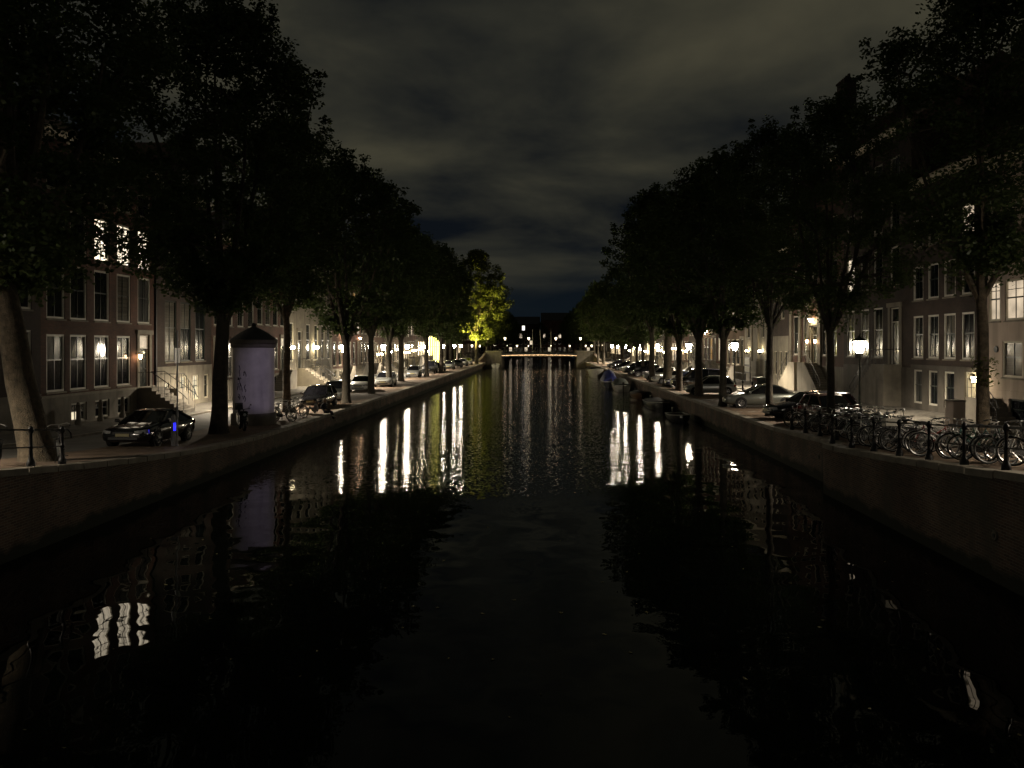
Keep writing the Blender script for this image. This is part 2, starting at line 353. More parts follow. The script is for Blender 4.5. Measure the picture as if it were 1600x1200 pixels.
# ---------------------------------------------------------------- mesh helpers
class MB:
    def __init__(s): s.v = []; s.f = []
    def add(s, vs, fs):
        o = len(s.v); s.v.extend(vs); s.f.extend([tuple(i + o for i in f) for f in fs]); return s
    def box(s, x0, x1, y0, y1, z0, z1):
        return s.add([(x0,y0,z0),(x1,y0,z0),(x1,y1,z0),(x0,y1,z0),(x0,y0,z1),(x1,y0,z1),(x1,y1,z1),(x0,y1,z1)],
                     [(0,3,2,1),(4,5,6,7),(0,1,5,4),(1,2,6,5),(2,3,7,6),(3,0,4,7)])
    def bar(s, p, q, w, h=None):
        """square bar from p to q"""
        h = h or w; p = Vector(p); q = Vector(q); d = (q - p)
        if d.length < 1e-6: return s
        d.normalize(); up = Vector((0,0,1)) if abs(d.z) < 0.95 else Vector((1,0,0))
        a = d.cross(up).normalized() * (w/2); b = a.cross(d).normalized() * (h/2)
        vs = [tuple(c) for c in (p-a-b, p+a-b, p+a+b, p-a+b, q-a-b, q+a-b, q+a+b, q-a+b)]
        return s.add(vs, [(0,1,2,3),(7,6,5,4),(0,4,5,1),(1,5,6,2),(2,6,7,3),(3,7,4,0)])
    def tube(s, pts, r, n=6, caps=True, closed=False):
        pts = [Vector(p) for p in pts]; k = len(pts)
        rs = r if isinstance(r, (list, tuple)) else [r] * k
        base = len(s.v); prev = None
        for i, p in enumerate(pts):
            if closed: d = pts[(i+1) % k] - pts[(i-1) % k]
            else: d = pts[min(i+1, k-1)] - pts[max(i-1, 0)]
            if d.length < 1e-9: d = Vector((0,0,1))
            d.normalize()
            if prev is None:
                up = Vector((0,0,1)) if abs(d.z) < 0.9 else Vector((1,0,0))
                a = d.cross(up).normalized()
            else:
                a = prev - d * prev.dot(d)
                a = a.normalized() if a.length > 1e-6 else d.orthogonal().normalized()
            prev = a; b = d.cross(a)
            for j in range(n):
                t = 2*math.pi*j/n
                s.v.append(tuple(p + (a*math.cos(t) + b*math.sin(t)) * rs[i]))
        m = k if closed else k-1
        for i in range(m):
            for j in range(n):
                a0 = base + i*n + j; a1 = base + i*n + (j+1) % n
                i2 = (i+1) % k
                b0 = base + i2*n + j; b1 = base + i2*n + (j+1) % n
                s.f.append((a0, a1, b1, b0))
        if caps and not closed:
            s.f.append(tuple(base + j for j in range(n))[::-1]); s.f.append(tuple(base + (k-1)*n + j for j in range(n)))
        return s
    def lathe(s, prof, n=12, c=(0,0,0), phase=0.0, caps=True):
        base = len(s.v)
        for (r, z) in prof:
            for j in range(n):
                t = 2*math.pi*j/n + phase
                s.v.append((c[0] + r*math.cos(t), c[1] + r*math.sin(t), c[2] + z))
        for i in range(len(prof)-1):
            for j in range(n):
                a0 = base+i*n+j; a1 = base+i*n+(j+1) % n
                s.f.append((a0, a1, a1+n, a0+n))
        if caps:
            s.f.append(tuple(base+j for j in range(n))[::-1]); k = len(prof)-1
            s.f.append(tuple(base+k*n+j for j in range(n)))
        return s
    def prism(s, poly, axis, a, b):
        """extrude a 2D polygon along axis 0/1/2 from a to b"""
        n = len(poly); vs = []
        for t in (a, b):
            for (p, q) in poly:
                vs.append((t,p,q) if axis == 0 else (p,t,q) if axis == 1 else (p,q,t))
        fs = [tuple(range(n))[::-1], tuple(range(n, 2*n))] + [(i, (i+1) % n, n+(i+1) % n, n+i) for i in range(n)]
        return s.add(vs, fs)
    def loft(s, rings, close=False, caps=True):
        n = len(rings[0]); base = len(s.v)
        for r in rings: s.v.extend([tuple(p) for p in r])
        for i in range(len(rings)-1):
            for j in range(n if close else n-1):
                a = base+i*n+j; b = base+i*n+(j+1) % n
                s.f.append((a, b, b+n, a+n))
        if caps:
            s.f.append(tuple(base+j for j in range(n))[::-1]); k = len(rings)-1
            s.f.append(tuple(base+k*n+j for j in range(n)))
        return s
    def mesh(s, name, mat, smooth=False):
        me = bpy.data.meshes.new(name); me.from_pydata(s.v, [], s.f)
        me.validate(); me.update()
        if mat: me.materials.append(mat)
        if smooth:
            me.polygons.foreach_set('use_smooth', [True]*len(me.polygons))
            try: me.set_sharp_from_angle(angle=R(42))
            except Exception: pass
        return me
    def build(s, name, mat, parent=None, smooth=False, loc=None):
        return put(name, s.mesh(name, mat, smooth), parent, loc)

def put(name, me, parent=None, loc=None, rot=None, scale=None):
    o = bpy.data.objects.new(name, me); C.objects.link(o)
    if parent: o.parent = parent
    if loc is not None: o.location = loc
    if rot is not None: o.rotation_euler = rot
    if scale is not None: o.scale = scale
    return o
def tag(o, label=None, cat=None, group=None, kind=None):
    if label: o['label'] = label
    if cat: o['category'] = cat
    if group: o['group'] = group
    if kind: o['kind'] = kind
    return o
def empty(name, loc, rz=0.0):
    o = bpy.data.objects.new(name, None); C.objects.link(o); o.empty_display_size = 0.2
    o.location = loc; o.rotation_euler = (0, 0, rz); return o
KIDS = {}
def kids(o): return [c for c in bpy.data.objects if c.parent == o]
def tree_of(o):
    return (o, [tree_of(c) for c in kids(o)])
def copy_tree(t, parent=None):
    o, ch = t
    c = o.copy(); C.objects.link(c)
    if parent: c.parent = parent
    for k in ch: copy_tree(k, c)
    return c
def repaint(o, mat):
    """give this object's copy its own material without touching the shared mesh"""
    o.material_slots[0].link = 'OBJECT'; o.material_slots[0].material = mat
def ordinal(i):
    return ['first','second','third','fourth','fifth','sixth','seventh','eighth','ninth','tenth','eleventh','twelfth','thirteenth',
            'fourteenth','fifteenth','sixteenth','seventeenth','eighteenth','nineteenth','twentieth','twenty-first','twenty-second',
            'twenty-third','twenty-fourth','twenty-fifth','twenty-sixth','twenty-seventh','twenty-eighth','twenty-ninth','thirtieth',
            'thirty-first','thirty-second','thirty-third','thirty-fourth','thirty-fifth','thirty-sixth'][i]
# ---------------------------------------------------------------- terrain: water, quays, streets
XL, XR = -24.5, 22.5            # facade lines
EL = -13.1                      # left quay edge
def zl(y):
    if y >= 40: return 1.12 + 0.30 * min(1, max(0, (y - 60) / 130))
    if y >= 17: return 1.12 + 1.3 * ((40 - y) / 22) ** 2
    return 1.12 + 1.3 * (23/22) ** 2 + (17 - y) * 0.075
def zr(y):
    if y >= 42: return 1.45
    if y >= 17: return 1.45 + 1.1 * ((42 - y) / 25) ** 2
    return 2.55 + (17 - y) * 0.07
def er(y):                      # right quay edge: the wall steps out near the bridge
    return 10.2 if y < 28.3 else 11.0 if y > 29.3 else 10.2 + 0.8 * (y - 28.3)
YS = [-12, -6, 0, 5, 10, 14, 17, 19, 21, 23, 25, 27, 28.3, 29.3, 31, 33, 35, 37, 39, 41, 43, 46, 50, 56, 62, 70, 80, 90, 100, 110, 120, 130,
      140, 150, 160, 170, 180, 190, 204, 216, 230, 260, 300, 350, 420, 560, 1000, 3000]

def strip(name, xa, xb, zf, dz, mat, ya=-12, yb=3000, parent=None, skirt=0.0):
    ys = [ya] + [y for y in YS if ya < y < yb] + [yb]
    fa = xa if callable(xa) else (lambda y: xa); fb = xb if callable(xb) else (lambda y: xb)
    b = MB(); n = len(ys)
    for y in ys: b.v.append((fa(y), y, zf(y) + dz)); b.v.append((fb(y), y, zf(y) + dz))
    for i in range(n-1): b.f.append((2*i, 2*i+1, 2*i+3, 2*i+2))
    if skirt:
        k = len(b.v)
        for y in ys: b.v.append((fa(y), y, zf(y) + dz - skirt)); b.v.append((fb(y), y, zf(y) + dz - skirt))
        for i in range(n-1):
            b.f.append((2*i, 2*i+2, k+2*i+2, k+2*i)); b.f.append((2*i+1, k+2*i+1, k+2*i+3, 2*i+3))
        for i in (0, n-1): b.f.append((2*i, k+2*i, k+2*i+1, 2*i+1))
    o = b.build(name, mat, parent)
    if not parent: tag(o, kind='structure')
    return o

# water: one long sheet
b = MB(); b.v = [(-16,-60,0),(14,-60,0),(14,3000,0),(-16,3000,0)]; b.f = [(0,1,2,3)]
tag(b.build('canal_water', M['water']), kind='structure')
# ground: one sheet either side of the canal, out to the horizon
b = MB(); n = len(YS)
for y in YS:
    b.v += [(-2500, y, zl(y)-0.02), (EL-0.2, y, zl(y)-0.02), (er(y)+0.2, y, zr(y)-0.02), (2500, y, zr(y)-0.02)]
for i in range(n-1):
    b.f += [(4*i, 4*i+1, 4*i+5, 4*i+4), (4*i+2, 4*i+3, 4*i+7, 4*i+6)]
tag(b.build('ground', M['earth']), kind='structure')
# left bank
strip('quayside_paving', EL-0.42, EL-3.9, zl, 0.0, M['clinker'])
strip('road', EL-3.9, -20.85, zl, 0.004, M['asphalt'])
strip('kerb', -20.85, -21.03, zl, 0.11, M['coping'], skirt=0.15)
strip('pavement', -21.03, XL+0.02, zl, 0.10, M['paving'])
# right bank
strip('quayside_paving', lambda y: er(y)+0.42, 15.6, zr, 0.0, M['clinker'])
strip('road', 15.6, 16.75, zr, 0.004, M['asphalt'])
strip('kerb', 16.75, 16.93, zr, 0.11, M['coping'], skirt=0.15)
strip('pavement', 16.93, XR-0.02, zr, 0.10, M['paving'])

def quay_wall(name, label, edge, zf, sgn, yend):
    """brick wall dropping to the water with a row of coping stones; sgn: direction of the water"""
    t = empty(name, (edge(40), 40, 0)); tag(t, label, 'quay wall')
    ys = [y for y in YS if y < yend] + [yend]
    b = MB()
    for y in ys:
        x = edge(y) - 40 * 0
        b.v += [(x, y, -0.6), (x, y, zf(y)-0.16)]
    for i in range(len(ys)-1): b.f.append((2*i, 2*i+1, 2*i+3, 2*i+2))
    e0 = len(b.v); y = ys[-1]; x = edge(y)
    b.v += [(x, y, -0.6), (x, y, zf(y)-0.16), (x - sgn*6, y, zf(y)-0.16), (x - sgn*6, y, -0.6)]; b.f.append((e0, e0+1, e0+2, e0+3))
    o = b.build('brick_face', M['quaybrick'], t); o.matrix_parent_inverse = Matrix.Translation(t.location).inverted()
    # coping stones
    meshes = []
    for k in range(4):
        L = 1.18; w = 0.46; h = 0.17; c = 0.02
        m_ = MB(); jit = [rng.uniform(-.008, .008) for _ in range(8)]
        prof = [(-0.05, 0), (-0.05+0.01, h-c), (-0.05+c, h+jit[k]*.5), (w-0.03, h+jit[k+1]*.5), (w-0.02, 0)]
        m_.prism([(p*1.0, q) for p, q in prof], 1, -L/2+0.010, L/2-0.012)
        meshes.append(m_.mesh('coping_stone', M['coping']))
    y = -10.0; i = 0
    while y < min(yend, 150) - 1.2:
        yc = y + 0.6
        s = (zf(yc+.6) - zf(yc-.6)) / 1.2
        a = (edge(yc+.6) - edge(yc-.6)) / 1.2
        o = put('coping_stone', meshes[i % 4], t)
        rot = Matrix.Rotation(0 if sgn < 0 else math.pi, 4, 'Z') @ Matrix.Rotation(math.atan(s) * (1 if sgn < 0 else -1), 4, 'X')
        rot = Matrix.Rotation(-math.atan(a), 4, 'Z') @ rot
        o.matrix_local = Matrix.Translation(Vector((edge(yc), yc, zf(yc)-0.165 + rng.uniform(-.011,.011))) - t.location) @ rot
        y += 1.2; i += 1
    # beyond that the stones are too small to tell apart
    b = MB(); y0 = y
    ysb = [y0] + [q for q in YS if y0 < q < yend] + [yend]
    for q in ysb:
        x = edge(q); zz = zf(q)+0.005
        b.v += [(x + sgn*.05, q, zz-.17), (x + sgn*.05, q, zz), (x - sgn*.44, q, zz)]
    for i in range(len(ysb)-1): b.f += [(3*i, 3*i+1, 3*i+4, 3*i+3), (3*i+1, 3*i+2, 3*i+5, 3*i+4)]
    o = b.build('coping_course', M['coping'], t); o.matrix_parent_inverse = Matrix.Translation(t.location).inverted()
    return t
quay_wall('quay_wall', 'long brick quay wall with pale coping along the left bank', lambda y: EL, zl, 1, 176)
quay_wall('quay_wall', 'dark brick quay wall below the railing with bicycles on the right bank', er, zr, -1, 203)

# parking bay lines on the left bank and a few on the right
for i, y in enumerate([47.6, 57.6, 67.2, 77.0, 86.5, 96, 108.5, 120]):
    b = MB(); b.v = [(-17.0, y, zl(y)+.006), (-14.3, y, zl(y)+.006), (-14.3, y+.12, zl(y)+.006), (-17.0, y+.12, zl(y)+.006)]; b.f = [(0,1,2,3)]
    tag(b.build('road_marking', M['marking']), kind='structure')
for i, y in enumerate([46, 56, 66, 76]):
    b = MB(); b.v = [(11.5, y, zr(y)+.006), (15.5, y, zr(y)+.006), (15.5, y+.12, zr(y)+.006), (11.5, y+.12, zr(y)+.006)]; b.f = [(0,1,2,3)]
    tag(b.build('road_marking', M['marking']), kind='structure')

# ---------------------------------------------------------------- houses
WIN = {}
def window_meshes(w, h, cols, rows, fm, sill):
    key = (round(w, 2), round(h, 2), cols, rows, fm.name, sill)
    if key in WIN: return WIN[key]
    fw = 0.10; y0, y1 = 0.03, 0.15
    f = MB()
    f.box(0, fw, y0, y1, 0, h); f.box(w-fw, w, y0, y1, 0, h); f.box(fw, w-fw, y0, y1, 0, fw); f.box(fw, w-fw, y0, y1, h-fw, h)
    fr = f.mesh('window', fm)
    bars = MB(); mid = fw + (h - 2*fw) * 0.56
    bars.box(fw, w-fw, y0+.03, y1-.02, mid-.035, mid+.035)                 # meeting rail
    iw = w - 2*fw
    for c in range(1, cols):
        x = fw + iw*c/cols
        bars.box(x-.022, x+.022, y0+.042, y1-.028, fw, mid-.035); bars.box(x-.022, x+.022, y0+.042, y1-.028, mid+.035, h-fw)
    for r_ in range(1, rows):
        z = mid + .035 + (h-fw-mid-.035)*r_/rows
        bars.box(fw, w-fw, y0+.05, y1-.036, z-.016, z+.016)
    br = bars.mesh('glazing_bar', M['darkpaint'])
    panes = []
    for c in range(cols):
        for (z0, z1) in ((fw, mid-.03), (mid+.03, h-fw)):
            p = MB(); x0 = fw + iw*c/cols + .006; x1 = fw + iw*(c+1)/cols - .006
            t = 0.006 * (1 if (c + (z0 > fw)) % 2 else -1)
            p.v = [(x0, .10+t*.4, z0), (x1, .10-t*.4, z0), (x1, .10-t, z1), (x0, .10+t, z1)]; p.f = [(0,1,2,3)]
            panes.append(p.mesh('pane', M['glass']))
    si = None
    if sill:
        s_ = MB(); s_.prism([(-.07, -.09), (-.07, -.03), (.05, 0.0), (.05, -.09)], 0, -.06, w+.06); si = s_.mesh('sill', M['palestone'])
    WIN[key] = (fr, br, panes, si); return WIN[key]

def add_window(house, u, z, w, h, cols=2, rows=1, fm=None, sill=True, lit_mat=None, simple=False, y=0.0, lit_panes=None):
    fm = fm or M['white']
    fr, br, panes, si = window_meshes(w, h, cols, rows, fm, sill)
    wo_ = put('window', fr, house, (u - w/2, y, z))
    if not simple: put('glazing_bar', br, wo_)
    cm = wr_.choice(CURT) if wr_.random() < .38 else None; half = wr_.random() < .5
    for i, p in enumerate(panes):
        po = put('pane', p, wo_)
        if lit_mat and (lit_panes is None or i in lit_panes): repaint(po, lit_mat)
        elif cm and (not half or i % 2): repaint(po, cm)
    if si: put('sill', si, wo_)
    return wo_

def facade(W, z0, z1, openings, y=0.0, depth=0.30):
    """wall sheet with real openings and reveals; openings as (u0,u1,za,zb)"""
    us = sorted({0.0, W} | {min(max(o[0], 0), W) for o in openings} | {min(max(o[1], 0), W) for o in openings})
    zs = sorted({z0, z1} | {min(max(o[2], z0), z1) for o in openings} | {min(max(o[3], z0), z1) for o in openings})
    b = MB()
    for i in range(len(us)-1):
        for j in range(len(zs)-1):
            uc = (us[i]+us[i+1])/2; zc_ = (zs[j]+zs[j+1])/2
            if any(o[0] < uc < o[1] and o[2] < zc_ < o[3] for o in openings): continue
            b.add([(us[i],y,zs[j]),(us[i+1],y,zs[j]),(us[i+1],y,zs[j+1]),(us[i],y,zs[j+1])], [(0,1,2,3)])
    for (a, c, d, e_) in openings:
        d = max(d, z0); e_ = min(e_, z1)
        if e_ <= d: continue
        yy = y + depth
        b.add([(a,y,d),(a,y,e_),(a,yy,e_),(a,yy,d)], [(0,1,2,3)]); b.add([(c,y,d),(c,yy,d),(c,yy,e_),(c,y,e_)], [(0,1,2,3)])
        if e_ < z1: b.add([(a,y,e_),(c,y,e_),(c,yy,e_),(a,yy,e_)], [(0,1,2,3)])
        if d > z0: b.add([(a,y,d),(a,yy,d),(c,yy,d),(c,y,d)], [(0,1,2,3)])
    return b

def door_part(house, u, z, w, h, y=0.0, fan=True, mat=None, lit_fan=None, surround=True):
    d = MB(); dh = h*0.74 if fan else h
    d.box(-w/2+.07, w/2-.07, .12, .18, 0, dh)
    do = d.build('door', mat or M['door'], house, loc=(u, y, z))
    f = MB(); f.box(-w/2, -w/2+.07, .06, .20, 0, h); f.box(w/2-.07, w/2, .06, .20, 0, h); f.box(-w/2+.07, w/2-.07, .06, .20, h-.07, h)
    if fan: f.box(-w/2+.07, w/2-.07, .06, .20, dh, dh+.07)
    f.build('door_frame', M['white'], do)
    pnl = MB()
    for k in range(2):
        for (a, c) in ((.10, .42), (.50, .92)):
            x0 = -w/2+.16 + k*(w-.26)/2; pnl.box(x0, x0+(w-.44)/2, .098, .118, dh*a, dh*c)
    pnl.build('door_panel', mat or M['door'], do)
    MB().lathe([(.0, -.03), (.03, -.02), (.035, 0), (.0, .03)], 8, (w*.32, .09, dh*.48)).build('handle', M['chrome'], do)
    if fan:
        g = MB(); g.box(-w/2+.07, w/2-.07, .12, .13, dh+.07, h-.07); g.build('fanlight', lit_fan or M['glass'], do)
    if surround:
        s_ = MB(); s_.box(-w/2-.26, -w/2, -.06, .05, -.02, h+.05); s_.box(w/2, w/2+.26, -.06, .05, -.02, h+.05)
        s_.box(-w/2-.34, w/2+.34, -.12, .05, h+.05, h+.32); s_.build('door_surround', M['palestone'], do)
    return do

def stoop(house, u, ztop, width=1.6, side=1, base=0.0, run=None, mat=None, rails=True):
    """raised landing against the facade with steps running along it; side +1/-1 = direction of descent, 0 = straight out"""
    mat = mat or M['stone']; n = max(3, round((ztop - base)/0.19)); rise = (ztop - base)/n; tread = 0.27
    st = MB()
    if side == 0:
        st.box(u-width/2, u+width/2, -0.9, 0, base, ztop)
        for i in range(n-1):
            st.box(u-width/2, u+width/2, -0.9-(i+1)*tread, -0.9-i*tread, base, ztop-(i+1)*rise)
    else:
        st.box(u-width/2, u+width/2, -1.15, -.005, base, ztop)
        for i in range(n-1):
            a = u + side*(width/2 + i*tread); c = u + side*(width/2+(i+1)*tread)
            st.box(min(a,c), max(a,c), -1.15, -.005, base, ztop-(i+1)*rise)
    so = st.build('stoop', mat, house)
    if not rails: return so
    r = MB()
    if side == 0:
        for sx in (-1, 1):
            x = u + sx*(width/2-.06); y1 = -0.9-(n-1)*tread
            r.tube([(x,-.05,ztop+.95),(x,-.9,ztop+.95),(x,y1,base+rise+.95),(x,y1-.25,base+.85)], .022, 6)
            for t in range(6):
                f = t/5; yy = -.9 + f*(y1+.9); zz = ztop + f*(base+rise-ztop)
                r.tube([(x,yy,zz),(x,yy,zz+.95)], .014, 5)
    else:
        x0 = u - side*(width/2-.05); x1 = u + side*width/2; x2 = u + side*(width/2+(n-1)*tread)
        r.tube([(x0,-.05,ztop+.95),(x0,-1.08,ztop+.95),(x1,-1.08,ztop+.95),(x2,-1.08,base+rise+.95),(x2+side*.2,-1.08,base+.8)], .024, 6)
        r.tube([(x0,-1.08,ztop+.5),(x1,-1.08,ztop+.5),(x2,-1.08,base+rise+.5)], .014, 5)
        for t in range(4): x = x0 + (x1-x0)*t/3; r.tube([(x,-1.08,ztop),(x,-1.08,ztop+.95)], .016, 5)
        for t in range(1, 6): f = t/5; x = x1+(x2-x1)*f; zz = ztop+(base+rise-ztop)*f; r.tube([(x,-1.08,zz-.05),(x,-1.08,zz+.95)], .016, 5)
    r.build('stoop_railing', M['iron'], so, smooth=True)
    return so

def cornice(W, z, depth=0.35, h=0.45):
    b = MB(); b.prism([(0.0, 0), (-.10, .02), (-.12, .18), (-depth*.7, .26), (-depth, h*.75), (-depth, h), (0.0, h)], 0, -.03, W+.03); return b

def house_shell(name, label, side, ya, yb, base, H, wallmat, openings, plinth=1.2, plinthmat=None, roof='gable', depth=11.0, roofmat=None,
                cornice_z=None, cornmat=None, ridge=3.6, chimney=None, band=None):
    """side -1: left bank, +1: right bank. returns (house, u-function of world y)"""
    W = yb - ya
    if side < 0: h = empty(name, (XL, ya, base), R(90)); uf = lambda y: y - ya
    else: h = empty(name, (XR, yb, base), R(-90)); uf = lambda y: yb - y
    tag(h, label, 'house')
    facade(W, plinth, H, openings).build('wall', wallmat, h)
    facade(W, -0.3, plinth, openings, y=-0.04).build('plinth', plinthmat or M['stone'], h)
    b = MB(); b.box(-.02, W+.02, -.075, 0.02, plinth-.06, plinth+.06); b.build('plinth_band', M['palestone'], h) if band else None
    s = MB()
    s.add([(0.004,0.002,-.3),(0.004,depth,-.3),(0.004,depth,H),(0.004,0.002,H)], [(0,1,2,3)])
    s.add([(W-.004,0.002,-.3),(W-.004,0.002,H),(W-.004,depth,H),(W-.004,depth,-.3)], [(0,1,2,3)])
    s.add([(0,depth,-.3),(W,depth,-.3),(W,depth,H),(0,depth,H)], [(0,1,2,3)])
    s.add([(0.01,.32,-.3),(W-.01,.32,-.3),(W-.01,.32,H),(0.01,.32,H)], [(0,1,2,3)])     # dark room behind the openings
    s.build('side_wall', BRICKS[1], h)
    cornice(W, H).build('cornice', cornmat or M['cream'], h, loc=(0, -.005, H-.05))
    z = H + .36; rm = roofmat or M['rooftile']
    r = MB()
    if roof == 'hip':
        ov = .15; r.add([(-0.0,.1,z),(W,.1,z),(W,depth,z),(0,depth,z),(W/2-.3,2.8,z+ridge),(W/2+.3,2.8,z+ridge),(W/2+.3,depth-2,z+ridge),(W/2-.3,depth-2,z+ridge)],
              [(0,1,5,4),(1,2,6,5),(2,3,7,6),(3,0,4,7),(4,5,6,7)])
    elif roof == 'saddle':
        r.add([(0,.1,z),(W,.1,z),(W,depth/2,z+ridge),(0,depth/2,z+ridge),(W,depth,z),(0,depth,z)], [(0,1,2,3),(3,2,4,5),(0,3,5),(1,4,2)])
    else:
        r.add([(0,.5,z),(W/2,.5,z+ridge),(W,.5,z),(0,depth,z),(W/2,depth,z+ridge),(W,depth,z)], [(0,1,4,3),(1,2,5,4),(3,4,5)])
    ro = r.build('roof', rm, h)
    if roof == 'gable':      # neck or stepped gable rising over the facade
        g = MB(); st = rng.choice(('neck', 'step'))
        zz = H + .40
        if st == 'neck':
            pr = [(0, zz), (W*.12, zz+.9), (W*.28, zz+1.4), (W*.28, zz+ridge-.3), (W*.40, zz+ridge), (W*.5, zz+ridge+.5), (W*.60, zz+ridge), (W*.72, zz+ridge-.3), (W*.72, zz+1.4), (W*.88, zz+.9), (W, zz)]
        else:
            pr = [(0, zz)]; k = 5
            for i in range(k): pr += [(W*.5*i/k+.02, zz+(ridge+.7)*(i+1)/k), (W*.5*(i+1)/k, zz+(ridge+.7)*(i+1)/k)]
            pr += [(W-p, q) for p, q in pr[::-1]][1:]
        g.prism(pr, 1, 0.06, .38); go = g.build('gable', wallmat, h)
        a = MB(); a.box(W/2-.45, W/2+.45, .0, .055, zz+.5, zz+1.7); a.build('attic_window', M['white'], go)
    if chimney:
        for (cu, cy_, ch) in chimney:
            c = MB(); c.box(cu-.75, cu+.75, cy_-.45, cy_+.45, z, z+ch); c.box(cu-.83, cu+.83, cy_-.52, cy_+.52, z+ch, z+ch+.14)
            for k in (-1, 0, 1): c.lathe([(.14, 0), (.11, .4)], 8, (cu+.45*k, cy_, z+ch+.14))
            c.build('chimney', BRICKS[1], ro)
    return h, uf

def wall_lantern(house, u, z, mat=None, scale=1.0, y=0.0, name='wall_lantern'):
    t = MB(); t.tube([(u,y,z+.30),(u,y-.25,z+.42),(u,y-.32,z+.36)], .018, 5)
    t.lathe([(.02,.36),(.10,.30),(.15,.26),(.02,.28)], 6, (u,y-.32,z)); t.lathe([(.02,-.03),(.09,0),(.02,.02)], 6, (u,y-.32,z-.01))
    lo = t.build(name, M['iron'], house)
    MB().lathe([(.075*scale, 0.01), (.13*scale, .26)], 6, (u, y-.32, z)).build('lantern_glass', mat or SCONCE, lo)
    return lo

def random_house(side, ya, yb, base, seed, label, near=False, litp=0.12, name='canal_house', shop=None, pal=None, H=None, litmat=None):
    r = random.Random(seed); W = yb - ya
    n = max(2, round(W/2.2)); bw = W/n; w = min(1.35, bw-.55)
    plinth = r.choice((1.0, 1.3, 1.6)); zf = plinth + .35
    fl = [(zf, 2.9), (zf+4.0, 2.5), (zf+7.3, 2.1)]
    H_ = H or (zf + 7.3 + 2.1 + r.uniform(.7, 2.8))
    if H_ > zf + 7.3 + 2.1 + 2.3: fl.append((zf+10.2, 1.4))
    wm = pal or r.choice(BRICKS)
    di = r.choice((0, n-1)); ops = []; items = []
    for k in range(n):
        u = bw*(k+.5)
        for i, (z, h) in enumerate(fl):
            if i == 0 and k == di: ops.append((u-.55, u+.55, z-.1, z+2.9)); items.append(('d', u, z-.1))
            else: ops.append((u-w/2, u+w/2, z, z+h)); items.append(('w', u, z, h, i))
        if plinth > 1.2 and k != di: ops.append((u-w/2+.1, u+w/2-.1, .25, plinth-.2)); items.append(('b', u))
    h, uf = house_shell(name, label, side, ya, yb, base, H_, wm, ops, plinth, r.choice((M['stone'], M['palestone'])),
                        roof=r.choice(('gable', 'saddle', 'hip')), ridge=r.uniform(2.6, 4.0), roofmat=r.choice((M['slate'], M['rooftile'])))
    fm = r.choice((M['white'], M['white'], M['cream']))
    for it in items:
        lm = None
        if it[0] == 'w':
            if shop and it[4] == 0: lm = shop
            elif r.random() < litp: lm = litmat or r.choice((LIT['warm'], LIT['cream'], LIT['amber']))
            add_window(h, it[1], it[2], w, it[3], cols=2 if near else 1, rows=2 if near else 1, fm=fm, lit_mat=lm, simple=not near)
        elif it[0] == 'd':
            door_part(h, it[1], it[2], 1.1, 3.0, lit_fan=LIT['warm'] if r.random() < .4 else None)
            stoop(h, it[1], it[2], 1.4, side=0 if plinth < 1.2 else (1 if di == 0 else -1))
        else:
            add_window(h, it[1], .25, w-.2, plinth-.45, cols=2 if near else 1, fm=fm, sill=False, simple=not near, lit_mat=LIT['cellar'] if r.random() < litp else None)
    return h
# ---- left bank, the houses one can make out
B = 1.22
# far-left house, mostly behind the leaning elm
ops = [(1.2+2.6*k-.7, 1.2+2.6*k+.7, 1.9, 4.7) for k in range(4)] + [(1.2+2.6*k-.7, 1.2+2.6*k+.7, 5.7, 8.3) for k in range(4)] + [(1.2+2.6*k-.7, 1.2+2.6*k+.7, 9.1, 11.3) for k in range(4)]
h, uf = house_shell('canal_house', 'shadowed brick house at the left edge behind the leaning elm', -1, 28.0, 38.4, B+.15, 14.0, BRICKS[1], ops, 1.6, roof='saddle')
for o in ops: add_window(h, (o[0]+o[1])/2, o[2], 1.4, o[3]-o[2], 2, 2, lit_mat=LIT['amber'] if (o[2] < 3 and o[0] > 7) else None, lit_panes=(2,))
add_window(h, 9.0, .3, 1.2, 1.0, 2, 1, sill=False, lit_mat=LIT['amber'])

# house with the three lit windows
ya, yb = 38.4, 50.0
bays = [39.6, 41.55, 43.75, 46.05]
ops = []; wins = []
for y in bays:
    u = y - ya
    wins += [(u, 1.78, 2.9, 0), (u, 5.48, 2.8, 1), (u, 8.78, 2.4, 2), (u, 12.0, 1.4, 3)]
u = 48.4 - ya
wins += [(u, 5.48, 2.8, 1), (u, 8.78, 2.4, 2), (u, 12.0, 1.4, 3)]
W1 = 1.5
for (u_, z, hh, i) in wins: ops.append((u_-W1/2, u_+W1/2, z, z+hh))
for y in bays[1:]: ops.append((y-ya-.7, y-ya+.7, .12, 1.1))
ops.append((u-.62, u+.62, 1.55, 4.75))
h, uf = house_shell('canal_house', 'tall brown brick house with three lit upper windows on the left bank', -1, ya, yb, B, 14.6, BRICKS[0], ops, 1.55, roof='saddle', ridge=3.2, band=True)
for (u_, z, hh, i) in wins:
    lm = LIT['bright'] if (i == 2 and u_ > 5) else None
    add_window(h, u_, z, W1, hh, 2, 1 if i < 2 else 2, lit_mat=lm)
for k, y in enumerate(bays[1:]): add_window(h, y-ya, .12, 1.4, .98, 3, 1, sill=False, lit_mat=LIT['cellar'] if k == 0 else None, lit_panes=(0, 2))
door_part(h, u, 1.55, 1.24, 3.2, lit_fan=LIT['cream'])
stoop(h, u, 1.55, 1.7, side=0)
wall_lantern(h, u-1.05, 3.3, REDLAMP, .75)
for y in (40.6, 42.65, 44.9):                        # stone posts in front of the cellar windows
    MB().lathe([(.16, 0), (.17, .2), (.12, .3), (.10, 1.0), (.13, 1.05), (.05, 1.2)], 8, (y-ya, -.55, -.02)).build('stoop_post', M['stone'], h, smooth=True)
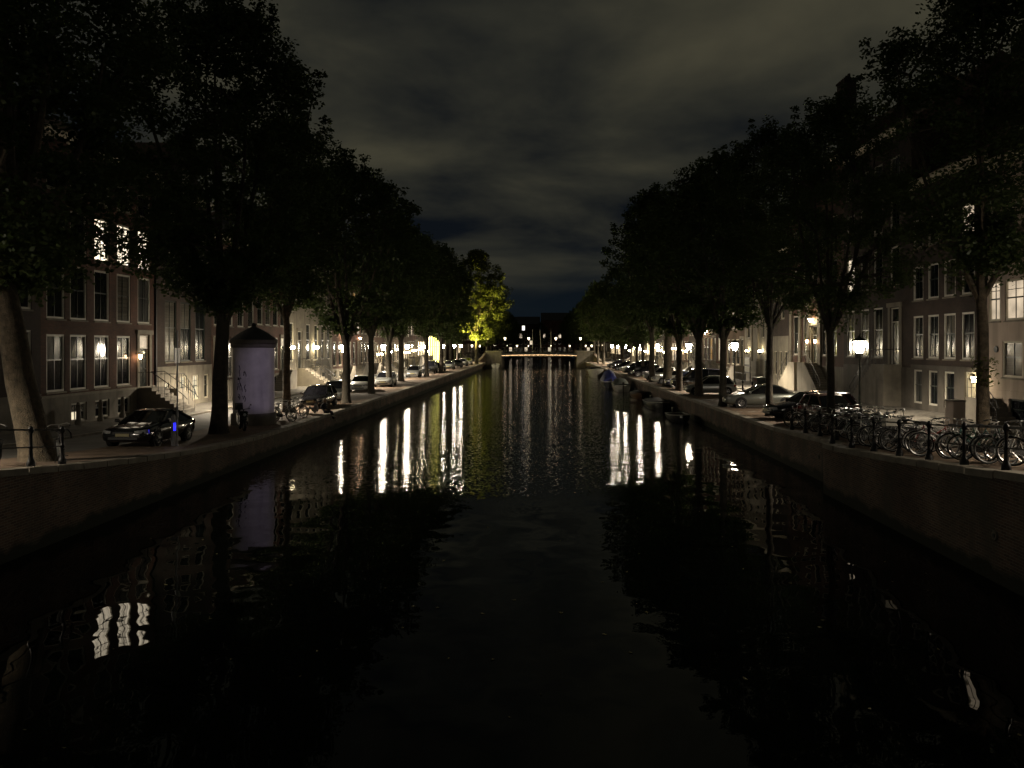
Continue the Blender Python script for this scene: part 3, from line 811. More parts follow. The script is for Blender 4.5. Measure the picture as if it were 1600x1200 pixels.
MB().box(-.06, .06, -.12, -.01, 0.2, 14.2).build('drainpipe', M['iron'], h, loc=(yb-ya-.25, 0, 0))

# dark house with tall panes and lit cellar
ya, yb = 50.0, 58.3
ops = []; tall = [51.9, 54.1, 56.4]
for y in tall: ops += [(y-ya-.8, y-ya+.8, 3.05, 7.1), (y-ya-.7, y-ya+.7, 8.1, 10.3), (y-ya-.7, y-ya+.7, 11.4, 13.0)]
cel = [(53.7, .30, 1.75, 1.0), (55.6, .30, 1.75, 1.0), (57.4, .30, 1.75, .8)]
for (y, z, hh, w) in cel: ops.append((y-ya-w/2, y-ya+w/2, z, z+hh))
ops.append((51.3-ya-.3, 51.3-ya+.3, 1.0, 1.7))
h, uf = house_shell('canal_house', 'dark brick house with tall black panes over lit cellar windows', -1, ya, yb, B, 14.2, BRICKS[1], ops, 2.75, M['palestone'], roof='gable')
for y in tall:
    add_window(h, y-ya, 3.05, 1.6, 4.05, 2, 1, fm=M['darkpaint']); add_window(h, y-ya, 8.1, 1.4, 2.2, 2, 2); add_window(h, y-ya, 11.4, 1.4, 1.6, 2, 1)
for i, (y, z, hh, w) in enumerate(cel): add_window(h, y-ya, z, w, hh, 2, 2, sill=False, lit_mat=LIT['cellar'] if i < 2 else None, fm=M['cream'])
add_window(h, 51.3-ya, 1.0, .6, .7, 1, 1, sill=False, lit_mat=LIT['cellar'])
stoop(h, .9, 1.35, 1.1, side=1, mat=M['stone'])

# two houses behind the round column
random_house(-1, 58.3, 67.4, B, 311, 'brick house directly behind the round purple-lit column', near=True, litp=0.04, pal=BRICKS[0])
random_house(-1, 67.4, 75.4, B, 312, 'brick house between the round column and the pale stone house', near=True, litp=0.0, pal=BRICKS[2])

# pale stone mansion with two stoops and bright lanterns
ya, yb = 75.4, 92.0
wy = [77.0, 82.6, 85.6, 88.2, 90.6]; ops = []
for y in wy + [79.7]:
    if y != 79.7: ops.append((y-ya-.7, y-ya+.7, 2.6, 6.4))
    ops += [(y-ya-.7, y-ya+.7, 8.0, 10.8), (y-ya-.7, y-ya+.7, 11.9, 13.9)]
ops.append((79.7-ya-.75, 79.7-ya+.75, 1.85, 5.6))
ops.append((76.6-ya-.5, 76.6-ya+.5, .05, 1.7))
h, uf = house_shell('canal_house', 'wide pale stone mansion with two stoops and bright lanterns', -1, ya, yb, B, 15.0, M['palestone'], ops, 2.0, M['palestone'], roof='hip')
for y in wy: add_window(h, y-ya, 2.6, 1.4, 3.8, 2, 2)
for y in wy + [79.7]: add_window(h, y-ya, 8.0, 1.4, 2.8, 2, 2); add_window(h, y-ya, 11.9, 1.4, 2.0, 2, 1)
door_part(h, 79.7-ya, 1.85, 1.5, 3.75)
stoop(h, 79.7-ya, 1.85, 2.0, side=0, mat=M['palestone'])
stoop(h, 85.0-ya, 1.9, 1.5, side=1, mat=M['palestone']); stoop(h, 83.3-ya, 1.9, 1.5, side=-1, mat=M['palestone'])
g = MB(); g.box(84.15-ya-.45, 84.15-ya+.45, -1.18, -1.15, .0, 1.25); g.build('cellar_door', M['door'], h)
door_part(h, 76.6-ya, .05, 1.0, 1.65, fan=False, surround=False)
for y in (76.3, 84.6): wall_lantern(h, y-ya, 3.8, SCONCE, 2.3)

# the row running away from there
cuts = [92.0, 99.5, 106.5, 115, 121.5, 129, 138, 146, 154, 163, 171]
names = ['narrow brick house with twin lanterns beyond the pale mansion', 'brick house with an amber lamp beyond the twin lanterns', 'brick house behind the double-headed left lamp',
         'brick house in the dark stretch past the double-headed lamp', 'narrow gabled house halfway down the left bank', 'broad house past the middle of the left bank',
         'brick house with few lights two doors before the lime hall row', 'tall narrow house near the dark end of the left row', 'house with bright ground floor just before the lime-lit hall', 'last brick house before the lime-lit hall']
for i in range(len(cuts)-1):
    hh = random_house(-1, cuts[i], cuts[i+1], zl(cuts[i])+.1, 400+i, names[i], near=i < 3, litp=.12 if i < 6 else .25, shop=LIT['shop'] if i in (8, 9) else (LIT['warm'] if i in (4, 6) else None))
    if i >= 3:
        for u_ in ((cuts[i+1]-cuts[i])*.3, (cuts[i+1]-cuts[i])*.72): wall_lantern(hh, u_, 2.6 + .3*(i % 3), SCONCE, 1.5)
    if i == 0:
        for u_ in (3.9, 5.6): wall_lantern(hh, u_, 5.2, REDLAMP, 1.2)
        for u_ in (3.9, 5.6): wall_lantern(hh, u_, 3.7, SCONCE, 1.1)
    if i == 1: wall_lantern(hh, 109-cuts[i]-4, 4.9, REDLAMP, 1.5)
# lime-lit hall: tall glazed front glowing yellow-green
ya, yb = 171.0, 203.0; ops = []
n = 9
for k in range(n):
    u_ = (yb-ya)*(k+.5)/n; ops += [(u_-1.35, u_+1.35, .6, 6.2), (u_-1.35, u_+1.35, 7.2, 10.4), (u_-1.2, u_+1.2, 11.4, 13.8)]
h, uf = house_shell('glazed_hall', 'broad hall with tall glass front glowing lime yellow on the left', -1, ya, yb, 1.5, 15.5, M['palestone'], ops, .5, roof='saddle')
for k in range(n):
    u_ = (yb-ya)*(k+.5)/n
    lm = LIT['lime'] if 1 <= k <= 6 else (LIT['shop'] if k < 1 else None)
    add_window(h, u_, .6, 2.7, 5.6, 2, 1, fm=M['cream'], lit_mat=lm, simple=True, sill=False)
    add_window(h, u_, 7.2, 2.7, 3.2, 2, 1, fm=M['cream'], lit_mat=lm if 2 <= k <= 6 else None, simple=True, sill=False)
    add_window(h, u_, 11.4, 2.4, 2.4, 2, 1, fm=M['cream'], simple=True, sill=False)
# block rising above the roofs behind it
t = empty('apartment_block', (-33, 196, 1.5)); tag(t, 'tall stepped block rising above the trees on the left skyline', 'building')
b = MB(); b.box(-8, 5.5, -5, 18, -.5, 20.5); b.build('wall', BRICKS[0], t)
b = MB(); b.box(-7, 4.2, -3.6, 16, 20.5, 24.2); b.build('upper_storey', BRICKS[2], t)
b = MB(); b.box(-6, 2.6, -2.2, 14, 24.2, 27.6); b.build('top_storey', BRICKS[1], t)
for z, x1, y0 in ((20.5, 5.6, -5.1), (24.2, 4.3, -3.7), (27.6, 2.7, -2.3)):
    b = MB(); b.box(-6.5, x1, y0, y0+.25, z, z+.9); b.box(x1-.25, x1, y0+.25, 14, z, z+.9); b.build('parapet', M['palestone'], t)
for z, x, y0 in ((21.2, 4.2, -3.6), (24.9, 2.6, -2.2)):
    for k in range(4):
        b = MB(); b.box(x-2.6-2.2*k, x-1.1-2.2*k, y0-.06, y0-.005, z, z+2.0); w_ = b.build('window', M['white'], t)
        b = MB(); b.box(x-2.5-2.2*k, x-1.2-2.2*k, y0-.075, y0-.061, z+.1, z+1.9); b.build('pane', M['glass'], w_)
    for k in range(5):
        b = MB(); b.box(x+.005, x+.06, y0+1+3*k, y0+2.6+3*k, z, z+2.0); w_ = b.build('window', M['white'], t)
        b = MB(); b.box(x+.061, x+.075, y0+1.1+3*k, y0+2.5+3*k, z+.1, z+1.9); b.build('pane', M['glass'], w_)
MB().tube([(0,2,28.4),(0,2,33)], .06, 5).build('mast', M['iron'], t)

# ---- right bank
B = 1.55
ya, yb = 27.0, 39.5
U = lambda y: yb - y
ops = [(U(37.25)-.75, U(37.25)+.75, 5.0, 6.95), (U(39.0)-.55+.1, min(U(39.0)+.55, 12.4)+.1, 5.0, 6.95), (U(35)-.75, U(35)+.75, 5.0, 6.95),
       (U(37.4)-.8, U(37.4)+.8, 2.25, 4.0), (U(34.6)-.8, U(34.6)+.8, 2.25, 4.0), (U(37.0)-.6, U(37.0)+.6, .12, 1.25)]
ops[1] = (.12, 1.12, 5.0, 6.95)
for y in (38.0, 35.5): ops.append((U(y)-.75, U(y)+.75, 8.4, 10.4))
h, uf = house_shell('canal_house', 'cream plastered house with lit upper windows at the right edge', 1, ya, yb, B, 12.6, M['plaster'], ops, 1.6, M['plaster'], roof='saddle')
add_window(h, U(37.25), 5.0, 1.5, 1.95, 2, 2, fm=M['cream'], lit_mat=LIT['cream']); add_window(h, .62, 5.0, 1.0, 1.95, 2, 2, fm=M['cream'], lit_mat=LIT['cream'])
add_window(h, U(35), 5.0, 1.5, 1.95, 2, 2, fm=M['cream'])
for y in (37.4, 34.6): add_window(h, U(y), 2.25, 1.6, 1.75, 2, 1, fm=M['cream'])
for y in (38.0, 35.5): add_window(h, U(y), 8.4, 1.5, 2.0, 2, 1, fm=M['cream'])
add_window(h, U(37.0), .12, 1.2, 1.13, 2, 1, fm=M['darkpaint'], sill=False)
b = MB(); b.lathe([(.02, 0), (.16, .0), (.16, .05), (.02, .06)], 12); o = b.build('wall_plaque', M['iron'], h, loc=(U(38.7), -.005, 3.6)); o.rotation_euler = (R(90), 0, 0)
stoop(h, U(39.0)+.2, 1.2, 1.2, side=1, mat=M['stone'])

ya, yb = 39.5, 47.6; U = lambda y: 47.6 - y
b4 = [47.0, 45.25, 43.45, 41.7]; b4 = [46.75, 44.95, 43.15, 41.3]
ops = []
for y in b4: ops += [(U(y)-.62, U(y)+.62, 3.05, 5.55), (U(y)-.62, U(y)+.62, 6.5, 8.5), (U(y)-.62, U(y)+.62, 9.6, 11.3)]
for y in b4[:3]: ops.append((U(y)-.55, U(y)+.55, .35, 2.35))
ops.append((U(41.0)-.55, U(41.0)+.55, .3, 2.4))
h, uf = house_shell('canal_house', 'four-bay dark brick house with a lamp over its cellar door on the right', 1, ya, yb, B, 13.2, BRICKS[1], ops, 2.65, M['darkstone'], roof='saddle')
for i, y in enumerate(b4):
    add_window(h, U(y), 3.05, 1.24, 2.5, 2, 1); add_window(h, U(y), 6.5, 1.24, 2.0, 2, 1)
    add_window(h, U(y), 9.6, 1.24, 1.7, 2, 2, lit_mat=LIT['cream'] if i == 3 else None)
for y in b4[:3]: add_window(h, U(y), .35, 1.1, 2.0, 2, 1, sill=False)
door_part(h, U(41.0), .3, 1.1, 2.1, fan=False, surround=False, mat=M['cream'])
wall_lantern(h, U(40.7)+.55, 1.9, SCONCE, 1.0)

ya, yb = 47.6, 58.2; U = lambda y: 58.2 - y
b3 = [56.9, 54.5, 52.3]
ops = []
for y in b3 + [49.8]:
    if y != 49.8: ops.append((U(y)-.72, U(y)+.72, 3.0, 6.3))
    ops += [(U(y)-.68, U(y)+.68, 7.6, 10.1), (U(y)-.68, U(y)+.68, 11.2, 13.2), (U(y)-.68, U(y)+.68, 14.4, 15.8)]
ops.append((U(49.8)-.65, U(49.8)+.65, 2.6, 6.2)); ops.append((U(51.6)-.45, U(51.6)+.45, .1, 2.0))
h, uf = house_shell('canal_house', 'brick house with pale doorcase and tall stoop behind the nearest lamp', 1, ya, yb, B, 17.2, BRICKS[1], ops, 2.45, M['darkstone'], roof='saddle', ridge=4.2, chimney=[(2.3, 3.5, 3.4)])
for i, y in enumerate(b3):
    add_window(h, U(y), 3.0, 1.44, 3.3, 2, 1)
for y in b3 + [49.8]:
    add_window(h, U(y), 7.6, 1.36, 2.5, 2, 1, lit_mat=LIT['warm'] if y == 56.9 else None); add_window(h, U(y), 11.2, 1.36, 2.0, 2, 1); add_window(h, U(y), 14.4, 1.36, 1.4, 2, 1)
door_part(h, U(49.8), 2.6, 1.3, 3.6); stoop(h, U(49.8), 2.6, 1.9, side=-1)
door_part(h, U(51.6), .1, .9, 1.9, fan=False, surround=False)

ya, yb = 58.2, 71.0; U = lambda y: 71.0 - y
ops = []; by = [60.2, 62.2, 66.6, 69.2]
for y in by + [64.4]:
    if y != 64.4: ops.append((U(y)-.62, U(y)+.62, 3.0, 6.4))
    ops += [(U(y)-.65, U(y)+.65, 7.8, 10.4), (U(y)-.65, U(y)+.65, 11.6, 13.8)]
ops.append((U(64.4)-.65, U(64.4)+.65, 2.4, 5.4))
h, uf = house_shell('canal_house', 'tall house with pale pilasters and a lantern over its door', 1, ya, yb, B, 17.8, BRICKS[0], ops, 2.2, M['stone'], roof='saddle', ridge=4.6, chimney=[(11.4, .75, 5.6)])
for y in by: add_window(h, U(y), 3.0, 1.24, 3.4, 2, 1)
for i, y in enumerate(by + [64.4]):
    add_window(h, U(y), 7.8, 1.3, 2.6, 2, 1, lit_mat=None); add_window(h, U(y), 11.6, 1.3, 2.2, 2, 1)
for y in (61.2, 63.1, 65.7, 67.9, 70.3):
    p = MB(); p.box(U(y)-.28, U(y)+.28, -.14, -.002, 2.2, 7.0); p.box(U(y)-.36, U(y)+.36, -.2, -.002, 7.0, 7.35); p.build('pilaster', M['palestone'], h)
door_part(h, U(64.4), 2.4, 1.3, 3.0); stoop(h, U(64.4), 2.4, 1.9, side=1, mat=M['palestone']); stoop(h, U(66.9), 2.4, 1.6, side=-1, mat=M['palestone'])
wall_lantern(h, U(64.4), 5.75, SCONCE, 1.7); 
for s_ in (-1, 1): wall_lantern(h, U(64.4)+s_*.95, 4.0, REDLAMP, .7)

# low pale shopfront and the niche house with uplights and a notice board
ya, yb = 71.0, 77.6; U = lambda y: 77.6 - y
ops = [(.5+1.55*k, .5+1.55*k+.95, 1.0, 3.3) for k in range(4)] + [(.8+1.7*k, .8+1.7*k+1.0, 6.3, 8.6) for k in range(3)]
h, uf = house_shell('canal_house', 'house with low pale stone front and narrow dark panes on the right', 1, ya, yb, B, 12.4, BRICKS[1], ops, 4.7, M['palestone'], roof='gable')
for o in ops: add_window(h, (o[0]+o[1])/2, o[2], o[1]-o[0], o[3]-o[2], 1, 1, fm=M['cream'])
ya, yb = 77.6, 86.5; U = lambda y: 86.5 - y
ops = [(1.0, 2.0, 4.6, 6.6), (6.6, 7.5, 4.6, 6.6), (1.0, 2.2, 8.5, 10.6), (3.8, 5.0, 8.5, 10.6), (6.6, 7.8, 8.5, 10.6), (7.2, 8.2, .05, 2.4)]
h, uf = house_shell('niche_house', 'pale house with arched niche, two uplights and a white notice board', 1, ya, yb, B, 13.0, M['palestone'], ops, .9, M['stone'], roof='hip')
for o in ops[:5]: add_window(h, (o[0]+o[1])/2, o[2], o[1]-o[0], o[3]-o[2], 2, 1, fm=M['cream'])
door_part(h, 7.7, .05, 1.0, 2.35, fan=False, surround=False)
a = MB(); pr = [(3.0, 2.2), (3.0, 5.2)] + [(4.3-1.3*math.cos(t*math.pi/10), 5.2+1.75*math.sin(t*math.pi/10)) for t in range(1, 10)] + [(5.6, 5.2), (5.6, 2.2)]
inn = [(4.3+(p-4.3)*.84, 2.2+(q-2.2)*.94) for p, q in pr]
for i in range(len(pr)-1): a.add([(pr[i][0],-.12,pr[i][1]),(pr[i+1][0],-.12,pr[i+1][1]),(inn[i+1][0],-.12,inn[i+1][1]),(inn[i][0],-.12,inn[i][1]),
                                  (pr[i][0],-.002,pr[i][1]),(pr[i+1][0],-.002,pr[i+1][1]),(inn[i+1][0],-.002,inn[i+1][1]),(inn[i][0],-.002,inn[i][1])], [(0,1,2,3),(0,4,5,1),(3,2,6,7)])
a.build('niche_arch', M['palestone'], h)
for u_ in (1.9, 6.9):
    s_ = MB(); s_.lathe([(.04, -.25), (.16, 0), (.17, .03)], 8, (u_, -.28, 3.15)); s_.box(u_-.03, u_+.03, -.2, 0, 3.0, 3.06); so = s_.build('wall_uplight', M['iron'], h)
    MB().lathe([(.15, .035), (.13, .16), (.06, .2)], 8, (u_, -.28, 3.15)).build('lamp_glass', SCONCE, so)
sg = MB(); sg.box(3.2, 5.3, -.85, -.78, .9, 2.6); sg.box(3.25, 3.35, -.83, -.75, -.1, .9); sg.box(5.15, 5.25, -.83, -.75, -.1, .9); so = sg.build('notice_board', M['iron'], h)
for z0, z1 in ((1.08, 1.62), (1.86, 2.45)):
    p = MB(); p.box(3.3, 5.2, -.865, -.852, z0, z1); p.build('panel', material('notice_panel', (.6, .58, .5), .5, var=.15, scale=6), so)
f = MB()
for k in range(12): f.tube([(1.6+.4*k, -1.5, -.05), (1.6+.4*k, -1.5, .95)], .015, 5)
f.tube([(1.5, -1.5, .95), (6.1, -1.5, .95)], .022, 5); f.tube([(1.5, -1.5, .2), (6.1, -1.5, .2)], .016, 5); f.build('area_railing', M['iron'], h)

cuts = [86.5, 95, 102.5, 111, 119, 126, 134.5, 143, 151, 160, 169, 178, 188, 198]
names = ['dark brick house left of the niche house', 'brick house behind the third right lamp', 'brick house with small lights between the right lamps', 'narrow house behind the fourth right lamp',
         'brick house past the fourth right lamp', 'gabled house in the middle of the right row', 'broad brick house beyond the middle of the right row', 'dim house before the bright shopfronts on the right',
         'dim narrow house two doors before the right shopfronts', 'brick house next to the first bright shopfront on the right', 'first bright shopfront on the right bank', 'second bright shopfront on the right bank', 'third bright shopfront by the far bridge on the right']
for i in range(len(cuts)-1):
    hh = random_house(1, cuts[i], cuts[i+1], 1.55, 500+i, names[i], near=i < 3, litp=.10 if i < 9 else .3, shop=LIT['shop'] if i >= 9 else (LIT['warm'] if i in (5, 8) else None))
    if i >= 4:
        for u_ in (2.0, 6.0): wall_lantern(hh, u_, 2.5 + .35*(i % 3), SCONCE, 1.5)
    if i == 2:
        for k in range(5): wall_lantern(hh, 1.2 + 1.3*k, 5.6 - .25*(k % 2), SCONCE, .45)

# ---- beyond the far bridge
far = [(-1, 226, 240), (-1, 240, 256), (-1, 256, 275), (-1, 275, 300), (1, 220, 236), (1, 236, 252), (1, 252, 275), (1, 275, 300)]
for i, (s_, a, c) in enumerate(far):
    random_house(s_, a, c, 1.6, 600+i, f'{ordinal(i % 4)} dim house past the far bridge on the {"left" if s_ < 0 else "right"} bank', litp=.3, shop=LIT['shop'] if i in (0, 4, 5) else None)
for i in range(5):
    t = empty('terrace_house', (-34+17*i, 395, 1.4)); H = 13 + (i*37 % 5)
    tag(t, f'{ordinal(i)} dark house from the left closing the far end of the canal', 'house', 'houses closing the canal')
    b = MB(); b.box(0, 16.6, 0, 10, -1.6, H); b.build('wall', BRICKS[i % 4], t)
    b = MB(); b.add([(0,-.2,H),(16.6,-.2,H),(16.6,5,H+4),(0,5,H+4),(16.6,10,H),(0,10,H)], [(0,1,2,3),(3,2,4,5),(0,3,5),(1,4,2)]); b.build('roof', M['slate'], t)
    r2 = random.Random(i)
    for k in range(6):
        for z in (1.2, 4.6, 8):
            b = MB(); b.box(1+2.6*k, 2.5+2.6*k, -.05, -.003, z, z+2.2); w_ = b.build('window', M['white'], t)
            b = MB(); b.box(1.1+2.6*k, 2.4+2.6*k, -.065, -.051, z+.1, z+2.1); b.build('pane', LIT['warm'] if r2.random() < .2 else M['glass'], w_)
# ---------------------------------------------------------------- street lamps: crowned lantern on a cast-iron post
def make_lamp(glass, name='street_lamp', down=0):
    t = empty(name, (0,0,0))
    p = MB(); p.lathe([(.17,0),(.17,.12),(.13,.16),(.12,.55),(.14,.60),(.09,.70),(.062,.95),(.052,2.2),(.07,2.24),(.05,2.3),(.042,3.25),(.06,3.28),(.04,3.34)], 10)
    p.tube([(-.28,0,3.02),(.28,0,3.02)], .014, 5)
    p.build('post', M['lampgreen'], t, smooth=True)
    br = MB()
    for k in range(4):
        a = k*math.pi/2 + .4; c, s_ = math.cos(a), math.sin(a)
        br.tube([(.04*c,.04*s_,3.30),(.11*c,.11*s_,3.36),(.13*c,.13*s_,3.45),(.08*c,.08*s_,3.53),(.05*c,.05*s_,3.50)], .012, 5)
        br.tube([(.05*c,.05*s_,3.36),(.16*c,.16*s_,3.58)], .010, 5)
    br.lathe([(.13,3.555),(.16,3.575),(.16,3.595),(.05,3.60)], 8)
    br.build('bracket', M['lampgreen'], t, smooth=True)
    lan = MB()
    n = 6
    for k in range(n):
        a = 2*math.pi*k/n; c, s_ = math.cos(a), math.sin(a)
        lan.bar((.155*c,.155*s_,3.59),(.312*c,.312*s_,4.25), .018)
    lan.lathe([(.32,4.24),(.335,4.26),(.335,4.29),(.22,4.39),(.21,4.40),(.12,4.45),(.05,4.51),(.02,4.57)], n, (0,0,0))
    for k in range(6):                                # little crown
        a = 2*math.pi*(k+.5)/6; c, s_ = math.cos(a), math.sin(a)
        lan.tube([(.28*c,.28*s_,4.31),(.29*c,.29*s_,4.41),(.21*c,.21*s_,4.49),(.08*c,.08*s_,4.53)], .011, 4)
    lan.lathe([(.0,4.55),(.035,4.59),(.0,4.64)], 6)
    lo = lan.build('lantern', M['lampgreen'], t)
    g = MB(); g.lathe([(.145,3.60),(.303,4.238)], n, caps=False); g.build('lantern_glass', glass, lo)
    if down:                                          # the LED disc under the lantern roof throws its light downward
        L = bpy.data.lights.new('led', 'SPOT'); L.energy = down; L.color = (1.0, .85, .64); L.spot_size = R(148); L.spot_blend = .6; L.shadow_soft_size = .08
        q = bpy.data.objects.new('led', L); C.objects.link(q); q.parent = t; q.location = (0, 0, 4.1)
    return t
lamp = tree_of(make_lamp(LANTERN, down=6000))
flamp = tree_of(make_lamp(FARLAMP, down=12000))
dlamp = tree_of(make_lamp(DISTANT))
nlamp = tree_of(make_lamp(LANTERN, down=7000))
LX, RX = -19.6, 17.2
ZB = 0.12
left_l = [(18.5, None), (53, None), (78, None), (97.5, None), (115, None), (133.5, None), (157, None), (178, None), (192, None)]
llab = ['street lamp off the left edge lighting the leaning elm', 'street lamp standing hidden behind the round column', 'street lamp half hidden behind the dark trunk right of the black cars',
        'street lamp directly above the silver estate car on the left bank', 'street lamp just left of the silver hatchback with glare, left bank', 'street lamp above the dark off-roader on the left bank', 'street lamp in front of the lime-lit hall, nearest one',
        'street lamp before the lime hall, second of that stretch', 'last street lamp on the left before the far bridge']
used = [0, 0, 0, 0]
def place_lamp(x, y, z, label, far=0, grp='lit street lamps'):
    src = (lamp, flamp, dlamp, nlamp)[int(far)]; i = int(far)
    o = src[0] if used[i] == 0 else copy_tree(src)
    used[i] += 1
    o.location = (x, y, z); o.rotation_euler = (0, 0, (y*1.7) % 1); tag(o, label, 'street lamp', grp); o.scale = (1.12, 1.12, .965)
for (y, _), lb in zip(left_l, llab): place_lamp(LX, y, zl(y)+ZB, lb, 1 if y > 45 else 3)
rlab = ['street lamp off the right edge lighting the bicycles', 'nearest lit street lamp on the right bank with big crowned lantern', 'second lit street lamp on the right, above the silver car', 'third lit street lamp on the right bank',
        'fourth lit street lamp on the right, by the thick pale trunk', 'fifth lit street lamp on the right bank', 'sixth lit street lamp on the right, before bright shops', 'seventh lit street lamp on the right before bright shops', 'last street lamp on the right before the far bridge']
for y, lb in zip([18, 42.3, 69.5, 91, 115.5, 137, 160, 176, 189], rlab): place_lamp(RX, y, zr(y)+ZB-.1, lb, y > 60)
# far lamps on and past the bridge
fl = [(-9.5, 208), (-3.2, 208), (4.0, 208), (10.5, 208), (-20, 228), (-19, 244), (-18, 262), (-17, 290), (-10, 330), (18, 226), (17.5, 240), (17, 262), (16.5, 290), (-16, 380), (-6, 385), (5, 385), (14, 380)]
fz = [3.5, 3.5, 3.5, 3.5] + [1.6]*13
for i, ((x, y), z) in enumerate(zip(fl, fz)):
    place_lamp(x, y, z, (f'{ordinal(i)} lamp from the left on the far bridge' if i < 4 else f'small distant street lamp past the far bridge, {ordinal(i-4)} of the cluster'), 2, 'distant lamps')

# ---------------------------------------------------------------- the far bridge with its string of bulbs
t = empty('canal_bridge', (-1, 196, 0)); t.scale = (1.03, 1, 1); tag(t, 'flat stone bridge with a string of bulbs closing the canal view', 'bridge')
def local(b, name, mat, smooth=False, par=None):
    o = b.build(name, mat, par or t, smooth)
    return o
for s_ in (-1, 1):
    b = MB(); x0 = -13.2+1 if s_ < 0 else 8.6+1; x1 = -9.4+1 if s_ < 0 else 12.6+1
    b.prism([(x0, -.6), (x0, 3.9), (x1, 3.9), (x1, -.6)], 1, -2.5, 12); local(b, 'abutment', M['stone'])
    b = MB(); b.box(x0-.2, x1+.15, -2.65, 12.1, 3.9, 4.15); local(b, 'abutment_cap', M['palestone'])
    b = MB()                                       # curved wing wall
    px = -12.2 if s_ < 0 else 13.6
    for k in range(7):
        a0 = k/7*math.pi/2; a1 = (k+1)/7*math.pi/2
        f = lambda a: (px - s_*0 + s_*1.2*(1-math.cos(a)), -2.5 - 5*math.sin(a))
        (xa_, ya_), (xb_, yb_) = f(a0), f(a1)
        z0, z1 = 3.7-1.9*k/7, 3.7-1.9*(k+1)/7
        b.add([(xa_, ya_, -.6), (xb_, yb_, -.6), (xb_, yb_, z1), (xa_, ya_, z0), (xa_+s_*.5, ya_, -.6), (xb_+s_*.5, yb_, -.6), (xb_+s_*.5, yb_, z1), (xa_+s_*.5, ya_, z0)], [(0,1,2,3),(3,2,6,7),(4,7,6,5),(1,5,6,2),(0,3,7,4)])
    local(b, 'wing_wall', M['quaybrick'])
b = MB(); b.prism([(-8.4, 2.75), (9.6, 2.75), (9.6, 3.35), (.6, 3.6), (-8.4, 3.35)], 1, -1.6, 11); local(b, 'deck', M['stone'])
b = MB(); b.prism([(-12.4, 3.36), (.6, 3.75), (13.6, 3.36), (13.6, 3.10), (.6, 3.45), (-12.4, 3.1)], 1, -1.95, -1.605); local(b, 'beam', M['darkpaint'])
bm = MB().lathe([(.001, -.06), (.055, 0), (.001, .06)], 5).mesh('bulb', BULB)
for k in range(58):
    x = -8.3 + 17.8*k/57; put('bulb', bm, t, (x, -2.05, 2.98 + .16*(1-((x-.6)/9)**2)))
b = MB(); b.tube([(-8.5,-2.05,3.06), (-4,-2.05,3.18), (.6,-2.05,3.23), (5,-2.05,3.18), (9.7,-2.05,3.06)], .015, 4); local(b, 'cable', M['iron'])
rl = MB()
rl.tube([(-12.4,-1.7,4.35), (.6,-1.7,4.72), (13.6,-1.7,4.35)], .035, 5); rl.tube([(-12.4,-1.7,3.85), (.6,-1.7,4.22), (13.6,-1.7,3.85)], .025, 5)
local(rl, 'rail', M['iron'])
pm = MB().box(-.05, .05, -.05, .05, 0, 1.0).mesh('post', M['iron'])
for k in range(17):
    x = -12.2 + 1.6*k; put('post', pm, t, (x, -1.7, 3.4 + .37*(1-abs(x-.6)/13)))
# flag masts on the bridge
for i, (x, y, h_) in enumerate([(-2.1, 200, 5.9), (.1, 200, 6.0), (2.6, 200, 6.1)]):
    t = empty('flag_mast', (x, y, 3.55)); tag(t, ['left slim white mast on the far bridge', 'middle leaning white mast on the far bridge', 'right slim white mast on the far bridge'][i], 'mast', 'masts on the far bridge')
    MB().tube([(0,0,0), ((-.35 if i == 1 else 0)*1, 0, h_)], [.09, .055], 6).build('pole', M['white'], t, smooth=True)
    MB().lathe([(.0, -.08), (.09, 0), (.0, .08)], 8, (-.35 if i == 1 else 0, 0, h_+.08)).build('finial', M['chrome'], t, smooth=True)
# lit clock-like box sign on a pole
t = empty('sign_pole', (-5.0, 226, 1.6)); tag(t, 'tall pole with a small white lit box sign past the far bridge', 'sign')
MB().tube([(0,0,0), (0,0,8.3)], .1, 6).build('pole', M['iron'], t)
MB().box(-.38, .38, -.3, .3, 8.3, 9.6).build('lit_box', material('sign_box', (.8,.8,.8), .4, emit=(1,.95,.85), estr=1.6), t)
